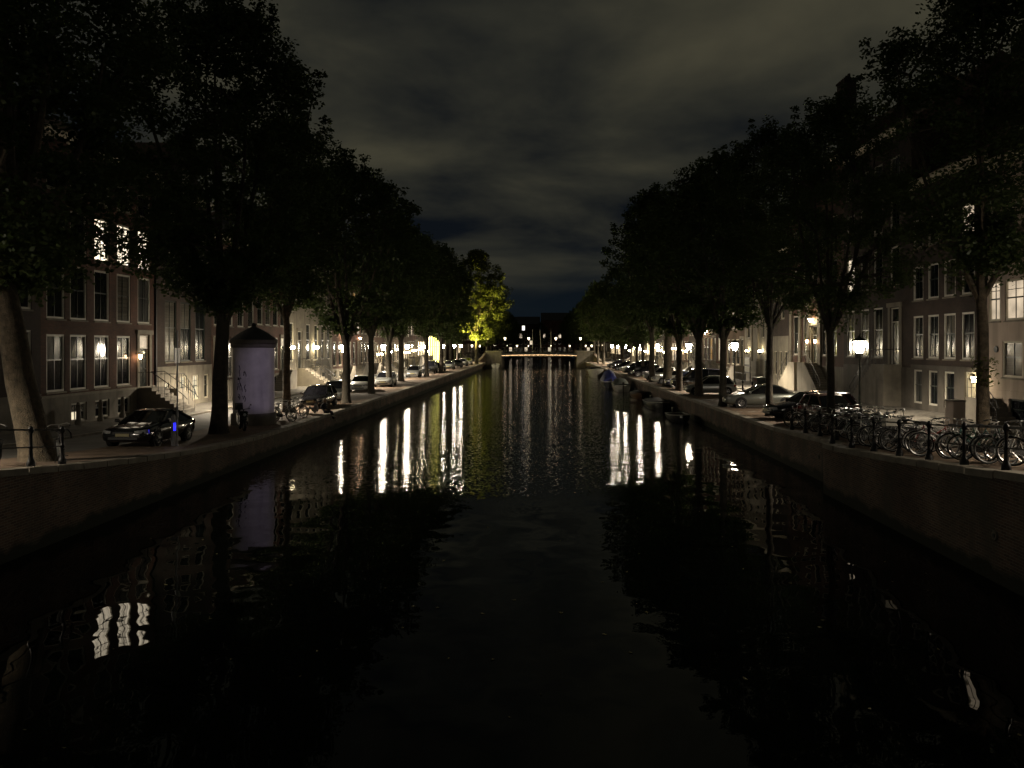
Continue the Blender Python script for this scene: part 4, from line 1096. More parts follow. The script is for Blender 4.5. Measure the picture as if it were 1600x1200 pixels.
# ---------------------------------------------------------------- trees
def tree_meshes(seed, H=19.5, r0=0.36, fork=5.0, rad=5.6, zbot=6.2, leaves=22000, size=0.25, leafmat=None, lean=(0, 0), clumps=150, bark='bark'):
    rs = np.random.RandomState(seed); r = random.Random(seed)
    ctr = lambda z: (lean[0]*min(z, fork+2) + lean[0]*.5*max(0, min(z-fork-2, 6)), lean[1]*z)
    tr = MB()
    pts, rad_ = [], []
    for z, k in ((-.2, 1.55), (.12, 1.3), (.45, 1.1), (1.2, 1.0), (2.4, .92), (fork*.75, .84), (fork, .8)):
        c = ctr(z); pts.append((c[0]+r.uniform(-.03,.03)*z*.5, c[1]+r.uniform(-.03,.03)*z*.5, z)); rad_.append(r0*k)
    tr.tube(pts, rad_, 12)
    top = Vector(pts[-1])
    # crown clumps: a vase-shaped, lumpy volume
    cl = []
    rprof = lambda t: rad * max(.05, math.sin(math.pi*min(1, max(0, t))**.82)) ** .62
    lob = [(r.uniform(0, 6.28), r.uniform(.75, 1.2)) for _ in range(6)]
    while len(cl) < clumps:
        t = r.random() ** .9; a = r.uniform(0, 6.283)
        k = 1.0
        for (la, ls) in lob: k *= 1 + (ls-1)*max(0, math.cos(a-la))**3
        q = (r.random() ** .45) * rprof(t) * k
        z = zbot + t*(H-zbot); c = ctr(z)
        cl.append((c[0]+q*math.cos(a), c[1]+q*math.sin(a), z))
    sharp = len(cl)
    for _ in range(26):                              # upright shoots that break the outline
        a = r.uniform(0, 6.283); t = r.uniform(.55, 1.0); q = rprof(t)*r.uniform(.7, 1.0); z = zbot + t*(H-zbot); c = ctr(z)
        for j in range(4): cl.append((c[0]+q*math.cos(a)*(1+.02*j), c[1]+q*math.sin(a)*(1+.02*j), z+.42*j))
    limbs = []
    nl = r.randint(5, 7)
    for i in range(nl):
        a = 2*math.pi*i/nl + r.uniform(-.4, .4); out = rad*r.uniform(.35, .75); zz = r.uniform(.55, .95)
        c = ctr(H*zz); e_ = Vector((c[0]+out*math.cos(a), c[1]+out*math.sin(a), zbot+(H-zbot)*zz))
        m1 = top.lerp(e_, .33) + Vector((math.cos(a)*.5, math.sin(a)*.5, -.2)); m2 = top.lerp(e_, .68) + Vector((math.cos(a)*.6, math.sin(a)*.6, .1))
        tr.tube([top - Vector((0,0,.5)), m1, m2, e_], [r0*.55, r0*.36, r0*.2, .03], 7); limbs += [m1, m2, e_]
    tr.tube([top - Vector((0,0,.3)), top + Vector((.2,.1,3)), top + Vector((-.1,.2,(H-fork)*.75))], [r0*.7, r0*.4, .04], 7); limbs += [top + Vector((.2,.1,3)), top + Vector((-.1,.2,(H-fork)*.6))]
    for p in r.sample(cl[:sharp], min(sharp, 46)):
        p = Vector(p); s0 = min(limbs, key=lambda q: (q-p).length + (3 if q.z > p.z+.5 else 0))
        mid = s0.lerp(p, .5) + Vector((r.uniform(-.3,.3), r.uniform(-.3,.3), r.uniform(0,.4)))
        tr.tube([s0, mid, p], [.07, .045, .015], 5, caps=False)
    cl = np.array(cl)
    crad = rs.uniform(.55, 1.15, len(cl)) * (rad/5.6) ** .5
    crad[sharp:] *= .42
    pr_ = np.ones(len(cl)); pr_[sharp:] = .22; pr_ /= pr_.sum()
    idx = rs.choice(len(cl), leaves, p=pr_)
    d = rs.normal(size=(leaves, 3)); d /= np.linalg.norm(d, axis=1)[:, None]
    P = cl[idx] + d * (crad[idx] * rs.uniform(0, 1, leaves) ** .5)[:, None] * np.array([1.1, 1.1, .72])
    u = rs.normal(size=(leaves, 3)); u[:, 2] *= .6; u /= np.linalg.norm(u, axis=1)[:, None]
    w = np.cross(u, rs.normal(size=(leaves, 3))); w /= np.linalg.norm(w, axis=1)[:, None]
    L = size * rs.uniform(.7, 1.3, leaves)[:, None]
    V = np.stack([P - u*L*.5, P + w*L*.30, P + u*L*.5, P - w*L*.30], axis=1).reshape(-1, 3)
    me = bpy.data.meshes.new('crown'); me.vertices.add(len(V)); me.vertices.foreach_set('co', V.ravel())
    me.loops.add(len(V)); me.loops.foreach_set('vertex_index', np.arange(len(V), dtype=np.int32))
    me.polygons.add(leaves); me.polygons.foreach_set('loop_start', np.arange(0, len(V), 4, dtype=np.int32))
    me.update(); me.validate(); me.materials.append(leafmat or LEAF)
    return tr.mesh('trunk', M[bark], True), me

TREES = {
    'lean': tree_meshes(3, 18.5, .43, 5.4, 6.8, 5.4, 84000, .19, lean=(-.22, 0), clumps=290, bark='litbark'),
    'big': tree_meshes(5, 19.5, .36, 5.6, 6.2, 6.0, 66000, .19, lean=(-.05, .0), clumps=260),
    'slim': tree_meshes(8, 19.0, .24, 6.2, 5.0, 6.4, 40000, .17, clumps=180),
    'young': tree_meshes(11, 17.5, .23, 6.0, 4.9, 6.4, 44000, .16, clumps=210, bark='litbark'),
    'mid': tree_meshes(13, 19.5, .34, 5.2, 5.7, 6.0, 18500, .30, clumps=170),
    'mid2': tree_meshes(17, 20.0, .30, 5.6, 5.3, 6.3, 17000, .30, clumps=150),
    'lime': tree_meshes(19, 23.5, .36, 5.2, 7.4, 5.2, 34000, .34, leafmat=LEAF2, clumps=270),
    'thick': tree_meshes(23, 20.0, .50, 6.0, 5.8, 6.6, 18500, .30, clumps=170, bark='litbark'),
}
def plant(kind, x, y, z, label, rz=0.0, s=1.0, grp=None):
    t = empty('elm_tree', (x, y, z), rz); t.scale = (s, s, s); tag(t, label, 'tree', grp)
    tm, cm = TREES[kind]; put('trunk', tm, t); put('crown', cm, t); return t
GL, GR = 'elms along the left quay', 'elms along the right quay'
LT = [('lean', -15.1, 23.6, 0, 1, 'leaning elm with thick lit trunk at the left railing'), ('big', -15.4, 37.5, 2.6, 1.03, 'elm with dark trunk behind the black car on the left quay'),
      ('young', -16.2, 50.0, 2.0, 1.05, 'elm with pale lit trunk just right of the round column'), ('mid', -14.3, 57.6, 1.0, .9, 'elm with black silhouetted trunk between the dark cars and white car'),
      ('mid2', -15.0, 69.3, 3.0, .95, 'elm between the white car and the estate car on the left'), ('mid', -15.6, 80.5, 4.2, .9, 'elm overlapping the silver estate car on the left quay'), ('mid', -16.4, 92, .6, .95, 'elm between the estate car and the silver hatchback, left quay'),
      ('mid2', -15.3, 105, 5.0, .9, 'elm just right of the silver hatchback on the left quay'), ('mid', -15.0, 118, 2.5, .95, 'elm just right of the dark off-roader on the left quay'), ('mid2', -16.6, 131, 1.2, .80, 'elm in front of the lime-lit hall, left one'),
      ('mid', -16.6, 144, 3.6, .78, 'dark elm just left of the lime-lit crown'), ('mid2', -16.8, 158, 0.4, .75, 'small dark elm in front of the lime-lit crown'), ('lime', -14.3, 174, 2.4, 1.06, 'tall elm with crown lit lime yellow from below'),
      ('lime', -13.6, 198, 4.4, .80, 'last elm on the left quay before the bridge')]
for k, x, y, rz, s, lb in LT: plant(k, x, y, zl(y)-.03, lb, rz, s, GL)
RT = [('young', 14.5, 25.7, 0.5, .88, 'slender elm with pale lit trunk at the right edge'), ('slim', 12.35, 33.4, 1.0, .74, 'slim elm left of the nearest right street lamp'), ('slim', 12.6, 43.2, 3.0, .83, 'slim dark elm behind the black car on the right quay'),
      ('mid2', 11.75, 50.6, 2.0, .80, 'elm with black trunk between the silver hatchback and grey-green saloon, right'), ('mid', 12.2, 60.5, 4.0, .88, 'elm in front of the silver hatchback on the right quay'), ('mid', 12.0, 68.0, .4, .84, 'elm with thin dark trunk right of the pale thick one'), ('thick', 12.2, 75.5, 2.2, .88, 'elm with very thick pale lit trunk on the right quay'),
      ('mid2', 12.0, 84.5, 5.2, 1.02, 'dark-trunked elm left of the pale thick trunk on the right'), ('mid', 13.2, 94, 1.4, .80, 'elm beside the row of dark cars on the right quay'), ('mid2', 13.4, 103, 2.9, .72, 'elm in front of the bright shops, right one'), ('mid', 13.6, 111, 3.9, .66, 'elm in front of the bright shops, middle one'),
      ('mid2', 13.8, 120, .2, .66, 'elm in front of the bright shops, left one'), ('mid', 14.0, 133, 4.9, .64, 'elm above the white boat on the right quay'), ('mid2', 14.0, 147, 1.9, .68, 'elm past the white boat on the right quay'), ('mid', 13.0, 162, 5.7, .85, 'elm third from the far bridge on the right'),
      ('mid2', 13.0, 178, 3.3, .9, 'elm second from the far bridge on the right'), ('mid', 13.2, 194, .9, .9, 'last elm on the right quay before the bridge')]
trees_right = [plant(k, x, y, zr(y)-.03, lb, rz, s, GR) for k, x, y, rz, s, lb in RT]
FT = [(-15, 236), (-15, 256), (-14, 280), (-13, 310), (13, 232), (13, 250), (12.5, 274), (12, 305), (-22, 352), (-12, 372), (0, 378), (12, 372), (24, 352)]
for i, (x, y) in enumerate(FT):
    plant('mid' if i % 2 else 'mid2', x, y, 1.4, f'{ordinal(i)} dark elm in the mass beyond the far bridge', i*1.1, .85 if i < 8 else .75, 'elms beyond the bridge')
# fresh shoots sprouting from the slender right trunk
rs = np.random.RandomState(4); b = MB()
for k in range(220):
    a = rs.uniform(0, 6.28); q = rs.uniform(.1, .5); z = 2.2 + rs.uniform(0, 1.1) + q*.5
    c = Vector((q*math.cos(a)-.12, q*math.sin(a)-.1, z)); u_ = Vector(rs.normal(size=3)).normalized()*.07; w_ = u_.orthogonal().normalized()*.035
    b.add([tuple(c-u_), tuple(c+w_), tuple(c+u_), tuple(c-w_)], [(0,1,2,3)])
tag(b.build('trunk_shoots', LEAF2, trees_right[0]), kind='stuff')

# ---------------------------------------------------------------- cars
PAINT = dict(
    black=material('paint_black', (.006,.006,.008), .18, var=.1, coord='obj', coat=1.0), silver=material('paint_silver', (.42,.43,.42), .32, metal=.6, var=.06, coord='obj', coat=.7),
    white=material('paint_white', (.66,.65,.60), .3, var=.05, coord='obj', coat=.8), grey=material('paint_grey_green', (.16,.17,.15), .3, metal=.4, var=.08, coord='obj', coat=.8),
    dgrey=material('paint_dark_grey', (.035,.037,.04), .28, metal=.4, var=.1, coord='obj', coat=.8), red=material('paint_dark_red', (.10,.018,.014), .3, var=.1, coord='obj', coat=.8),
    blue=material('paint_dark_blue', (.012,.018,.045), .25, var=.1, coord='obj', coat=.8))
KIND = dict(
    hatch=dict(L=3.95, W=1.70, belt=.93, hood=.80, roof=1.49, A0=.95, A1=.20, C1=-1.35, C0=-1.80, deck=.93, wb=2.48, wr=.31),
    sedan=dict(L=4.60, W=1.80, belt=.93, hood=.78, roof=1.43, A0=.95, A1=.15, C1=-1.05, C0=-1.70, deck=.96, wb=2.70, wr=.32),
    coupe=dict(L=4.70, W=1.86, belt=.93, hood=.80, roof=1.40, A0=.90, A1=.05, C1=-.85, C0=-1.85, deck=.98, wb=2.80, wr=.34),
    wagon=dict(L=4.65, W=1.78, belt=.95, hood=.80, roof=1.47, A0=1.00, A1=.25, C1=-1.85, C0=-2.18, deck=.95, wb=2.65, wr=.32),
    suv=dict(L=4.60, W=1.88, belt=1.15, hood=1.02, roof=1.86, A0=.95, A1=.40, C1=-1.95, C0=-2.15, deck=1.15, wb=2.65, wr=.38))
CARS = {}
def car_proto(kind):
    if kind in CARS: return CARS[kind]
    k = KIND[kind]; L, W = k['L'], k['W']; hw = W/2; f = L/2; lift = .10 if kind == 'suv' else 0
    t = empty('parked_car', (0,0,-50))
    st = [(f, .72, .34, k['hood']-.26), (f-.06, .86, .26, k['hood']-.14), (f-.22, .95, .21, k['hood']-.06), (f-.6, .99, .19, k['hood']), (k['A0']+.15, 1.0, .18, k['belt']-.03),
          (k['A0']-.3, 1.0, .18, k['belt']), (0, 1.0, .18, k['belt']+.01), (-.9, 1.0, .18, k['belt']+.02), (k['C0']+.1, .99, .19, k['deck']+.01), (-f+.22, .96, .22, k['deck']-.01), (-f+.06, .89, .28, k['deck']-.08), (-f, .78, .36, k['deck']-.22)]
    st = [s_ for i, s_ in enumerate(st) if i == 0 or s_[0] < st[i-1][0]-.01]
    rings = []
    for (x, wf, z0, z1) in st:
        w = hw*wf; z0 += lift; h_ = z1-z0
        half = [(w*.80, z0), (w*.95, z0+h_*.14), (w*1.0, z0+h_*.42), (w*.995, z0+h_*.62), (w*.955, z0+h_*.86), (w*.86, z1-.015), (w*.5, z1+.015)]
        rings.append([(x, y, z) for y, z in half] + [(x, -y, z) for y, z in half[::-1]])
    body = MB(); body.loft(rings, close=True); bo = body.build('body', PAINT['black'], t, smooth=True)
    wb_, wt = hw*.93, hw*.74; A0, A1, C1, C0, zb, zr_ = k['A0'], k['A1'], k['C1'], k['C0'], k['belt']-.03, k['roof']
    rf = MB(); rr = []
    for (x, dz) in ((A1+.04, -.05), (A1-.25, 0.0), ((A1+C1)/2, .02), (C1+.25, -.01), (C1-.04, -.06)):
        z = zr_+dz
        rr.append([(x, wt+.02, z-.07), (x, wt-.04, z-.02), (x, wt*.5, z+.01), (x, -wt*.5, z+.01), (x, -wt+.04, z-.02), (x, -wt-.02, z-.07)])
    rf.loft(rr, caps=False)
    for s_ in (-1, 1):
        rf.tube([(A0, s_*wb_, zb), (A1, s_*wt, zr_-.08)], .035, 5); rf.tube([(C0, s_*wb_*.97, k['deck']-.03), (C1, s_*wt, zr_-.08)], .06, 5)
        xb = (A1+C1)/2-.05; rf.tube([(xb-.05, s_*(wb_+.005), zb), (xb, s_*(wt+.012), zr_-.08)], .035, 5)
    ro = rf.build('roof', PAINT['black'], t, smooth=True)
    g = MB(); g.add([(A0-.02, wb_-.02, zb), (A0+.10, 0, zb+.01), (A0-.02, -wb_+.02, zb), (A1, -wt+.02, zr_-.07), (A1+.06, 0, zr_-.05), (A1, wt-.02, zr_-.07)], [(0,1,4,5),(1,2,3,4)]); g.build('windscreen', M['carglass'], t, smooth=True)
    g = MB(); g.add([(C0+.02, wb_*.95, k['deck']-.02), (C0-.06, 0, k['deck']), (C0+.02, -wb_*.95, k['deck']-.02), (C1, -wt+.02, zr_-.08), (C1-.05, 0, zr_-.06), (C1, wt-.02, zr_-.08)], [(0,5,4,1),(1,4,3,2)]); g.build('rear_window', M['carglass'], t, smooth=True)
    for s_ in (-1, 1):
        g = MB(); g.add([(A0-.03, s_*wb_, zb), (C0+.03, s_*wb_*.98, zb), (C1+.02, s_*wt, zr_-.075), (A1-.02, s_*wt, zr_-.075)], [(0,1,2,3)]); g.build('side_window', M['carglass'], t)
        MB().tube([(A0-.12, s_*(wb_+.02), zb+.05), (A0-.14, s_*(wb_+.12), zb+.08), (A0-.14, s_*(wb_+.24), zb+.09)], [.03, .075, .07], 7).build('wing_mirror', PAINT['black'], t, smooth=True)
        h_ = MB(); z = k['hood']-.15; h_.loft([[(f-.30, s_*hw*.93, z+.05), (f-.30, s_*hw*.96, z-.08)], [(f-.12, s_*hw*.86, z+.06), (f-.12, s_*hw*.91, z-.09)], [(f+.0, s_*hw*.66, z+.03), (f+.012, s_*hw*.68, z-.09)], [(f+.015, s_*hw*.48, z+.0), (f+.02, s_*hw*.5, z-.08)]], caps=False)
        h_.build('headlight', M['headlight'], t)
        r_ = MB(); z = k['deck']-.16; r_.loft([[(-f+.22, s_*hw*.975, z+.06), (-f+.22, s_*hw*.985, z-.10)], [(-f+.05, s_*hw*.90, z+.06), (-f+.045, s_*hw*.92, z-.11)], [(-f-.015, s_*hw*.66, z+.03), (-f-.015, s_*hw*.66, z-.10)]], caps=False)
        r_.build('tail_light', M['redlens'], t)
    gr = MB(); gr.box(f-.02, f+.018, -hw*.42, hw*.42, k['hood']-.27, k['hood']-.17); gr.box(f-.05, f+.01, -hw*.60, hw*.60, .32+lift, .42+lift); gr.build('grille', M['plastic'], t)
    p = MB(); p.box(f+.019, f+.03, -.26, .26, .45+lift, .56+lift); p.build('licence_plate', M['plate'], t)
    p = MB(); p.box(-f-.03, -f-.012, -.26, .26, .58+lift, .69+lift); p.build('licence_plate', M['plate'], t)
    wr = k['wr']
    ar = MB()
    for sx in (-1, 1):
        for s_ in (-1, 1):
            x = sx*k['wb']/2; n = 18
            ring = [(x+(wr+.055)*math.cos(2*math.pi*j/n), s_*(hw*1.0+.004), wr+(wr+.055)*math.sin(2*math.pi*j/n)) for j in range(n)]
            ar.add(ring + [(q[0], s_*(hw*.8), q[2]) for q in ring], [tuple(range(n)) if s_ < 0 else tuple(range(n))[::-1]] + [(j, (j+1) % n, n+(j+1) % n, n+j) for j in range(n)])
    ar.build('wheel_arch', M['plastic'], t)
    ty = MB(); n = 20
    prof = [(wr*.62, -.10), (wr*.93, -.105), (wr, -.07), (wr, .07), (wr*.93, .105), (wr*.62, .10)]
    base = 0
    for (rr_, y) in prof:
        for j in range(n): a = 2*math.pi*j/n; ty.v.append((rr_*math.cos(a), y, rr_*math.sin(a)))
    for i in range(len(prof)-1):
        for j in range(n): ty.f.append((i*n+j, i*n+(j+1) % n, (i+1)*n+(j+1) % n, (i+1)*n+j))
    tm = ty.mesh('wheel', M['rubber'], True)
    ri = MB()
    for s_ in (-1,):
        c = [(wr*.63*math.cos(2*math.pi*j/n), .085*s_, wr*.63*math.sin(2*math.pi*j/n)) for j in range(n)]; c2 = [(wr*.55*math.cos(2*math.pi*j/n), .075*s_, wr*.55*math.sin(2*math.pi*j/n)) for j in range(n)]
        ri.add(c + c2, [(j, (j+1) % n, n+(j+1) % n, n+j) for j in range(n)])
        for q in range(5):
            a = 2*math.pi*q/5; ri.bar((0, .08*s_, 0), (wr*.58*math.cos(a), .078*s_, wr*.58*math.sin(a)), .07, .03)
    rm = ri.mesh('rim', M['alloy'])
    bk = MB(); bk.add([(wr*.6*math.cos(2*math.pi*j/n), -.05, wr*.6*math.sin(2*math.pi*j/n)) for j in range(n)], [tuple(range(n))]); bm_ = bk.mesh('brake_disc', M['plastic'])
    for sx in (-1, 1):
        for s_ in (-1, 1):
            w_ = put('wheel', tm, t, (sx*k['wb']/2, s_*(hw-.07), wr), (0, 0, 0 if s_ < 0 else math.pi)); put('rim', rm, w_); put('brake_disc', bm_, w_)
    CARS[kind] = [t, tree_of(t), 0]
    return CARS[kind]
def car(kind, paint, x, y, z, rz, label, grp):
    c = car_proto(kind)
    o = c[0] if c[2] == 0 else copy_tree(c[1]); c[2] += 1
    o.location = (x, y, z); o.rotation_euler = (0, 0, rz); tag(o, label, 'car', grp)
    if paint != 'black' or c[2] > 1:
        for ch in kids(o):
            if ch.name.split('.')[0] in ('body', 'roof', 'wing_mirror'): repaint(ch, PAINT[paint])
    if z: s = 0
    return o
S = R(-90)
CL, CRt = 'cars parked along the left quay', 'cars parked nose to the right quay'
for kind, paint, x, y, da, lb in [
    ('coupe', 'black', -16.2, 32.6, .02, 'glossy black car beside the charging post on the left quay'),
    ('hatch', 'black', -15.3, 54.0, .0, 'black hatchback next to the parked white bicycles'), ('hatch', 'grey', -16.0, 61.2, .10, 'grey-green hatchback behind the black one'),
    ('sedan', 'white', -16.7, 73.2, .06, 'white saloon car on the left quay'), ('wagon', 'silver', -16.1, 81.4, .05, 'silver estate car behind the white saloon'),
    ('hatch', 'silver', -16.9, 104.5, .05, 'silver hatchback with glare on its bonnet, left bank'), ('suv', 'dgrey', -16.6, 117.5, .0, 'dark off-roader on the left quay'),
    ('sedan', 'black', -16.4, 126, .0, 'black saloon just behind the dark off-roader'), ('hatch', 'grey', -16.0, 137, .0, 'grey hatchback fourth from the far end on the left'), ('sedan', 'dgrey', -15.8, 148, 0, 'dark saloon third from the far end on the left'),
    ('hatch', 'silver', -15.6, 157, 0, 'small silver car second from the far end on the left'), ('hatch', 'white', -15.6, 168, 0, 'small white car last in the left row')]:
    o = car(kind, paint, x, y, zl(y)+.002, S+da, lb, CL)
    s_ = (zl(y+1)-zl(y-1))/2; o.rotation_euler = (0, math.atan(s_), S+da)
P_ = math.pi
for kind, paint, x, y, da, lb in [
    ('hatch', 'red', 14.0, 38.0, math.pi/2+.06, 'dark red car behind the bicycles near the right lamp'), ('wagon', 'black', 14.2, 41.4, .04, 'black estate car with white notice in its window, right quay'),
    ('sedan', 'grey', 13.9, 50.5-.9, -.08, 'grey-green saloon nosing the right quay edge'), ('hatch', 'silver', 13.45, 62.4, -.05, 'silver hatchback nosing the right quay edge'),
    ('suv', 'black', 13.9, 69.8, .0, 'big black off-roader on the right quay'), ('hatch', 'blue', 13.6, 73.4, .0, 'small dark car beside the big black off-roader'),
    ('sedan', 'white', 13.7, 80.6, .0, 'white saloon on the right quay'), ('hatch', 'silver', 13.6, 89.0, .0, 'pale hatchback on the right quay beyond the white saloon'),
    ('hatch', 'black', 13.5, 99.5, .0, 'small black car on the right quay'), ('suv', 'dgrey', 13.6, 107, .0, 'dark grey van-like car on the right quay'),
    ('hatch', 'white', 13.6, 115.5, .0, 'distant white car on the right quay'), ('sedan', 'black', 13.6, 126, .0, 'distant black saloon on the right quay'), ('hatch', 'dgrey', 13.6, 138, 0, 'distant dark hatchback, last on the right quay')]:
    o = car(kind, paint, x, y, zr(y)+.002, P_+da, lb, CRt)
    s_ = (zr(y+1)-zr(y-1))/2; o.rotation_euler = (-math.atan(s_), 0, P_+da)
    if lb.startswith('black estate'):
        n_ = MB(); n_.add([(.10, .817, 1.02), (-.42, .817, 1.02), (-.42, .762, 1.23), (.10, .762, 1.23)], [(0,1,2,3)]); n_.build('window_notice', M['white'], o)
        n_ = MB(); n_.lathe([(.01, 0), (.085, 0)], 12); q = n_.build('notice_emblem', M['iron'], o); q.location = (-.16, .805, 1.125); q.rotation_euler = (R(-75), 0, 0)
# ---------------------------------------------------------------- bicycles
def bicycle_proto():
    t = empty('bicycle', (0,0,-60)); r = .34
    wm = MB(); n = 22
    wm.tube([(r*math.cos(2*math.pi*j/n), 0, r*math.sin(2*math.pi*j/n)) for j in range(n)], .020, 5, closed=True); tyre = wm.mesh('wheel', M['rubber'], True)
    rm = MB(); rm.tube([((r-.028)*math.cos(2*math.pi*j/n), 0, (r-.028)*math.sin(2*math.pi*j/n)) for j in range(n)], .012, 4, closed=True); rim = rm.mesh('rim', M['chrome'])
    sp = MB()
    for j in range(14):
        a = 2*math.pi*j/14; sp.tube([(.02*math.cos(a+1.2), .025*(-1)**j, .02*math.sin(a+1.2)), ((r-.03)*math.cos(a), 0, (r-.03)*math.sin(a))], .0022, 3, caps=False)
    sp.tube([(0,-.05,0),(0,.05,0)], .022, 6); spm = sp.mesh('spokes', M['chrome'])
    F, Rr = (.60, 0, r), (-.50, 0, r)
    for c in (F, Rr):
        w = put('wheel', tyre, t, c); put('rim', rim, w); put('spokes', spm, w)
    bb = (-.05, 0, .30); seat = (-.22, 0, .82); head0 = (.40, 0, .66); head1 = (.36, 0, .86)
    f = MB(); f.tube([bb, (-.24, 0, .88)], .017, 6); f.tube([bb, head0], .02, 6); f.tube([(-.16, 0, .62), (.1, 0, .58), (.38, 0, .78)], .016, 6); f.tube([head0, head1], .02, 6)
    for s_ in (-1, 1):
        f.tube([bb, (-.5, s_*.06, r)], .011, 5); f.tube([seat, (-.5, s_*.06, r)], .010, 5)
    fr = f.build('frame', PAINT['black'], t, smooth=True)
    k = MB()
    for s_ in (-1, 1): k.tube([(.405, s_*.03, .66), (.47, s_*.05, .5), (.60, s_*.05, r)], .012, 5)
    k.tube([(.41, -.03, .66), (.41, .03, .66)], .016, 5); k.build('fork', PAINT['black'], t, smooth=True)
    h = MB(); h.tube([(.36, 0, .84), (.33, 0, 1.04)], .013, 5)
    h.tube([(.08, -.29, 1.03), (.2, -.29, 1.06), (.33, -.2, 1.09), (.36, 0, 1.06), (.33, .2, 1.09), (.2, .29, 1.06), (.08, .29, 1.03)], .012, 5)
    ho = h.build('handlebar', M['chrome'], t, smooth=True)
    gp = MB(); [gp.tube([(.06, s_*.29, 1.028), (.18, s_*.29, 1.055)], .019, 6) for s_ in (-1, 1)]; gp.build('grip', M['rubber'], ho)
    s = MB(); s.loft([[(-.40, -.09, .93), (-.40, 0, .955), (-.40, .09, .93), (-.40, 0, .90)], [(-.28, -.10, .94), (-.28, 0, .96), (-.28, .10, .94), (-.28, 0, .89)], [(-.10, -.025, .93), (-.10, 0, .945), (-.10, .025, .93), (-.10, 0, .91)]], close=True)
    s.build('saddle', M['plastic'], t, smooth=True)
    for (c, a0, a1) in ((F, 20, 200), (Rr, -15, 190)):
        m_ = MB(); pts = [(c[0]+.375*math.cos(R(a0+(a1-a0)*q/10)), 0, c[2]+.375*math.sin(R(a0+(a1-a0)*q/10))) for q in range(11)]
        rings = [[(p[0], -.028, p[2]), (p[0], 0, p[2]+.008), (p[0], .028, p[2])] for p in pts]; m_.loft(rings, caps=False); m_.build('mudguard', M['chrome'] if c is F else PAINT['black'], t, smooth=True)
    k = MB(); k.box(-.80, -.34, -.065, -.055, .735, .745); k.box(-.80, -.34, .055, .065, .735, .745)
    for q in range(4): k.box(-.80+.14*q, -.785+.14*q, -.055, .055, .736, .744)
    for s_ in (-1, 1): k.bar((-.5, s_*.06, r), (-.72, s_*.06, .735), .008)
    k.build('luggage_rack', M['iron'], t)
    c = MB(); c.prism([(-.56, .30), (-.52, .40), (.02, .40), (.06, .30), (.02, .22), (-.52, .27)], 1, -.055, -.035); c.build('chain_case', M['plastic'], t)
    p = MB(); p.bar((-.05, -.075, .30), (.05, -.075, .16), .018); p.bar((-.05, .075, .30), (-.15, .075, .44), .018); p.box(.0, .1, -.17, -.08, .145, .165); p.box(-.2, -.1, .08, .17, .43, .45); p.build('crank', M['iron'], t)
    l = MB(); l.lathe([(.01, 0), (.035, .02), (.04, .06)], 8); lo = l.build('headlamp', M['headlight'], t); lo.location = (.43, 0, .80); lo.rotation_euler = (0, R(90), 0)
    ks = MB(); ks.tube([(-.42, .06, .30), (-.45, .16, .01)], .009, 5); ks.build('kickstand', M['iron'], t)
    return t
bp = bicycle_proto(); bt = tree_of(bp); nb = [0]
BPAINT = {n: material('bike_'+n, c, .35, var=.15, coord='obj', coat=.3) for n, c in dict(black=(.03,.03,.032), white=(.55,.54,.5), green=(.02,.07,.04), red=(.16,.02,.015), blue=(.02,.035,.11), grey=(.2,.2,.2), teal=(.03,.12,.12)).items()}
def bike(x, y, z, rz, tilt, paint, label, grp, crate=None, chrome_dim=False):
    o = bp if nb[0] == 0 else copy_tree(bt); nb[0] += 1
    o.location = (x, y, z + .019); o.rotation_euler = (tilt, 0, rz); tag(o, label, 'bicycle', grp)
    for ch in kids(o):
        nm = ch.name.split('.')[0]
        if nm in ('frame', 'fork'): repaint(ch, BPAINT[paint])
        elif nm == 'mudguard': repaint(ch, BPAINT[paint] if rng.random() < .6 else M['chrome'])
    if crate:
        b = MB(); x0, x1, y0, y1, z0, z1 = .42, .82, -.24, .24, .78, 1.02
        b.box(x0, x1, y0, y1, z0, z0+.02); b.box(x0, x0+.02, y0, y1, z0+.02, z1); b.box(x1-.02, x1, y0, y1, z0+.02, z1); b.box(x0+.02, x1-.02, y0, y0+.02, z0+.02, z1); b.box(x0+.02, x1-.02, y1-.02, y1, z0+.02, z1)
        b.build('front_crate', crate, o)
    return o
cols = ['black','grey','white','grey','white','green','black','grey','grey','black','red','white','teal','grey','white']
GB = 'bicycles parked against the right railing'
y = 18.0; i = 0
while y < 37.2:
    p = cols[(i*7) % len(cols)]
    flip = rng.random() < .35
    a = math.pi + rng.uniform(-.55, .35)
    if flip: a += math.pi
    xx = er(y) + 1.42 + rng.uniform(-.12, .3) + (.2 if flip else 0)
    crate = M['white'] if i == 11 else (M['plastic'] if i % 8 == 3 else None)
    if crate is M['white']: p = 'white'; flip = False; a = math.pi - .15
    lb = f'{p} bicycle against the right railing, {ordinal(i)} from the frame edge' + (' with white front crate' if crate is M['white'] else '')
    bike(xx, y, zr(y), a, rng.uniform(-.14, .14), p, lb, GB, crate)
    y += rng.uniform(.46, .66) if i % 9 != 8 else .85; i += 1
NB = i
# second tangle round the slim elm, further from the edge
for k in range(11):
    y = 31.5 + .62*k; x = 13.7 + rng.uniform(0, .9); p = ['grey','black','white','black','red','black','grey','black','blue','black','white'][k]
    bike(x, y, zr(y), math.pi/2 + rng.uniform(-.9, .9) + (k % 2)*math.pi, rng.uniform(-.16, .16), p, f'{p} bicycle in the second tangle by the slim elm, {ordinal(k)} from the camera', 'bicycles round the slim elm')
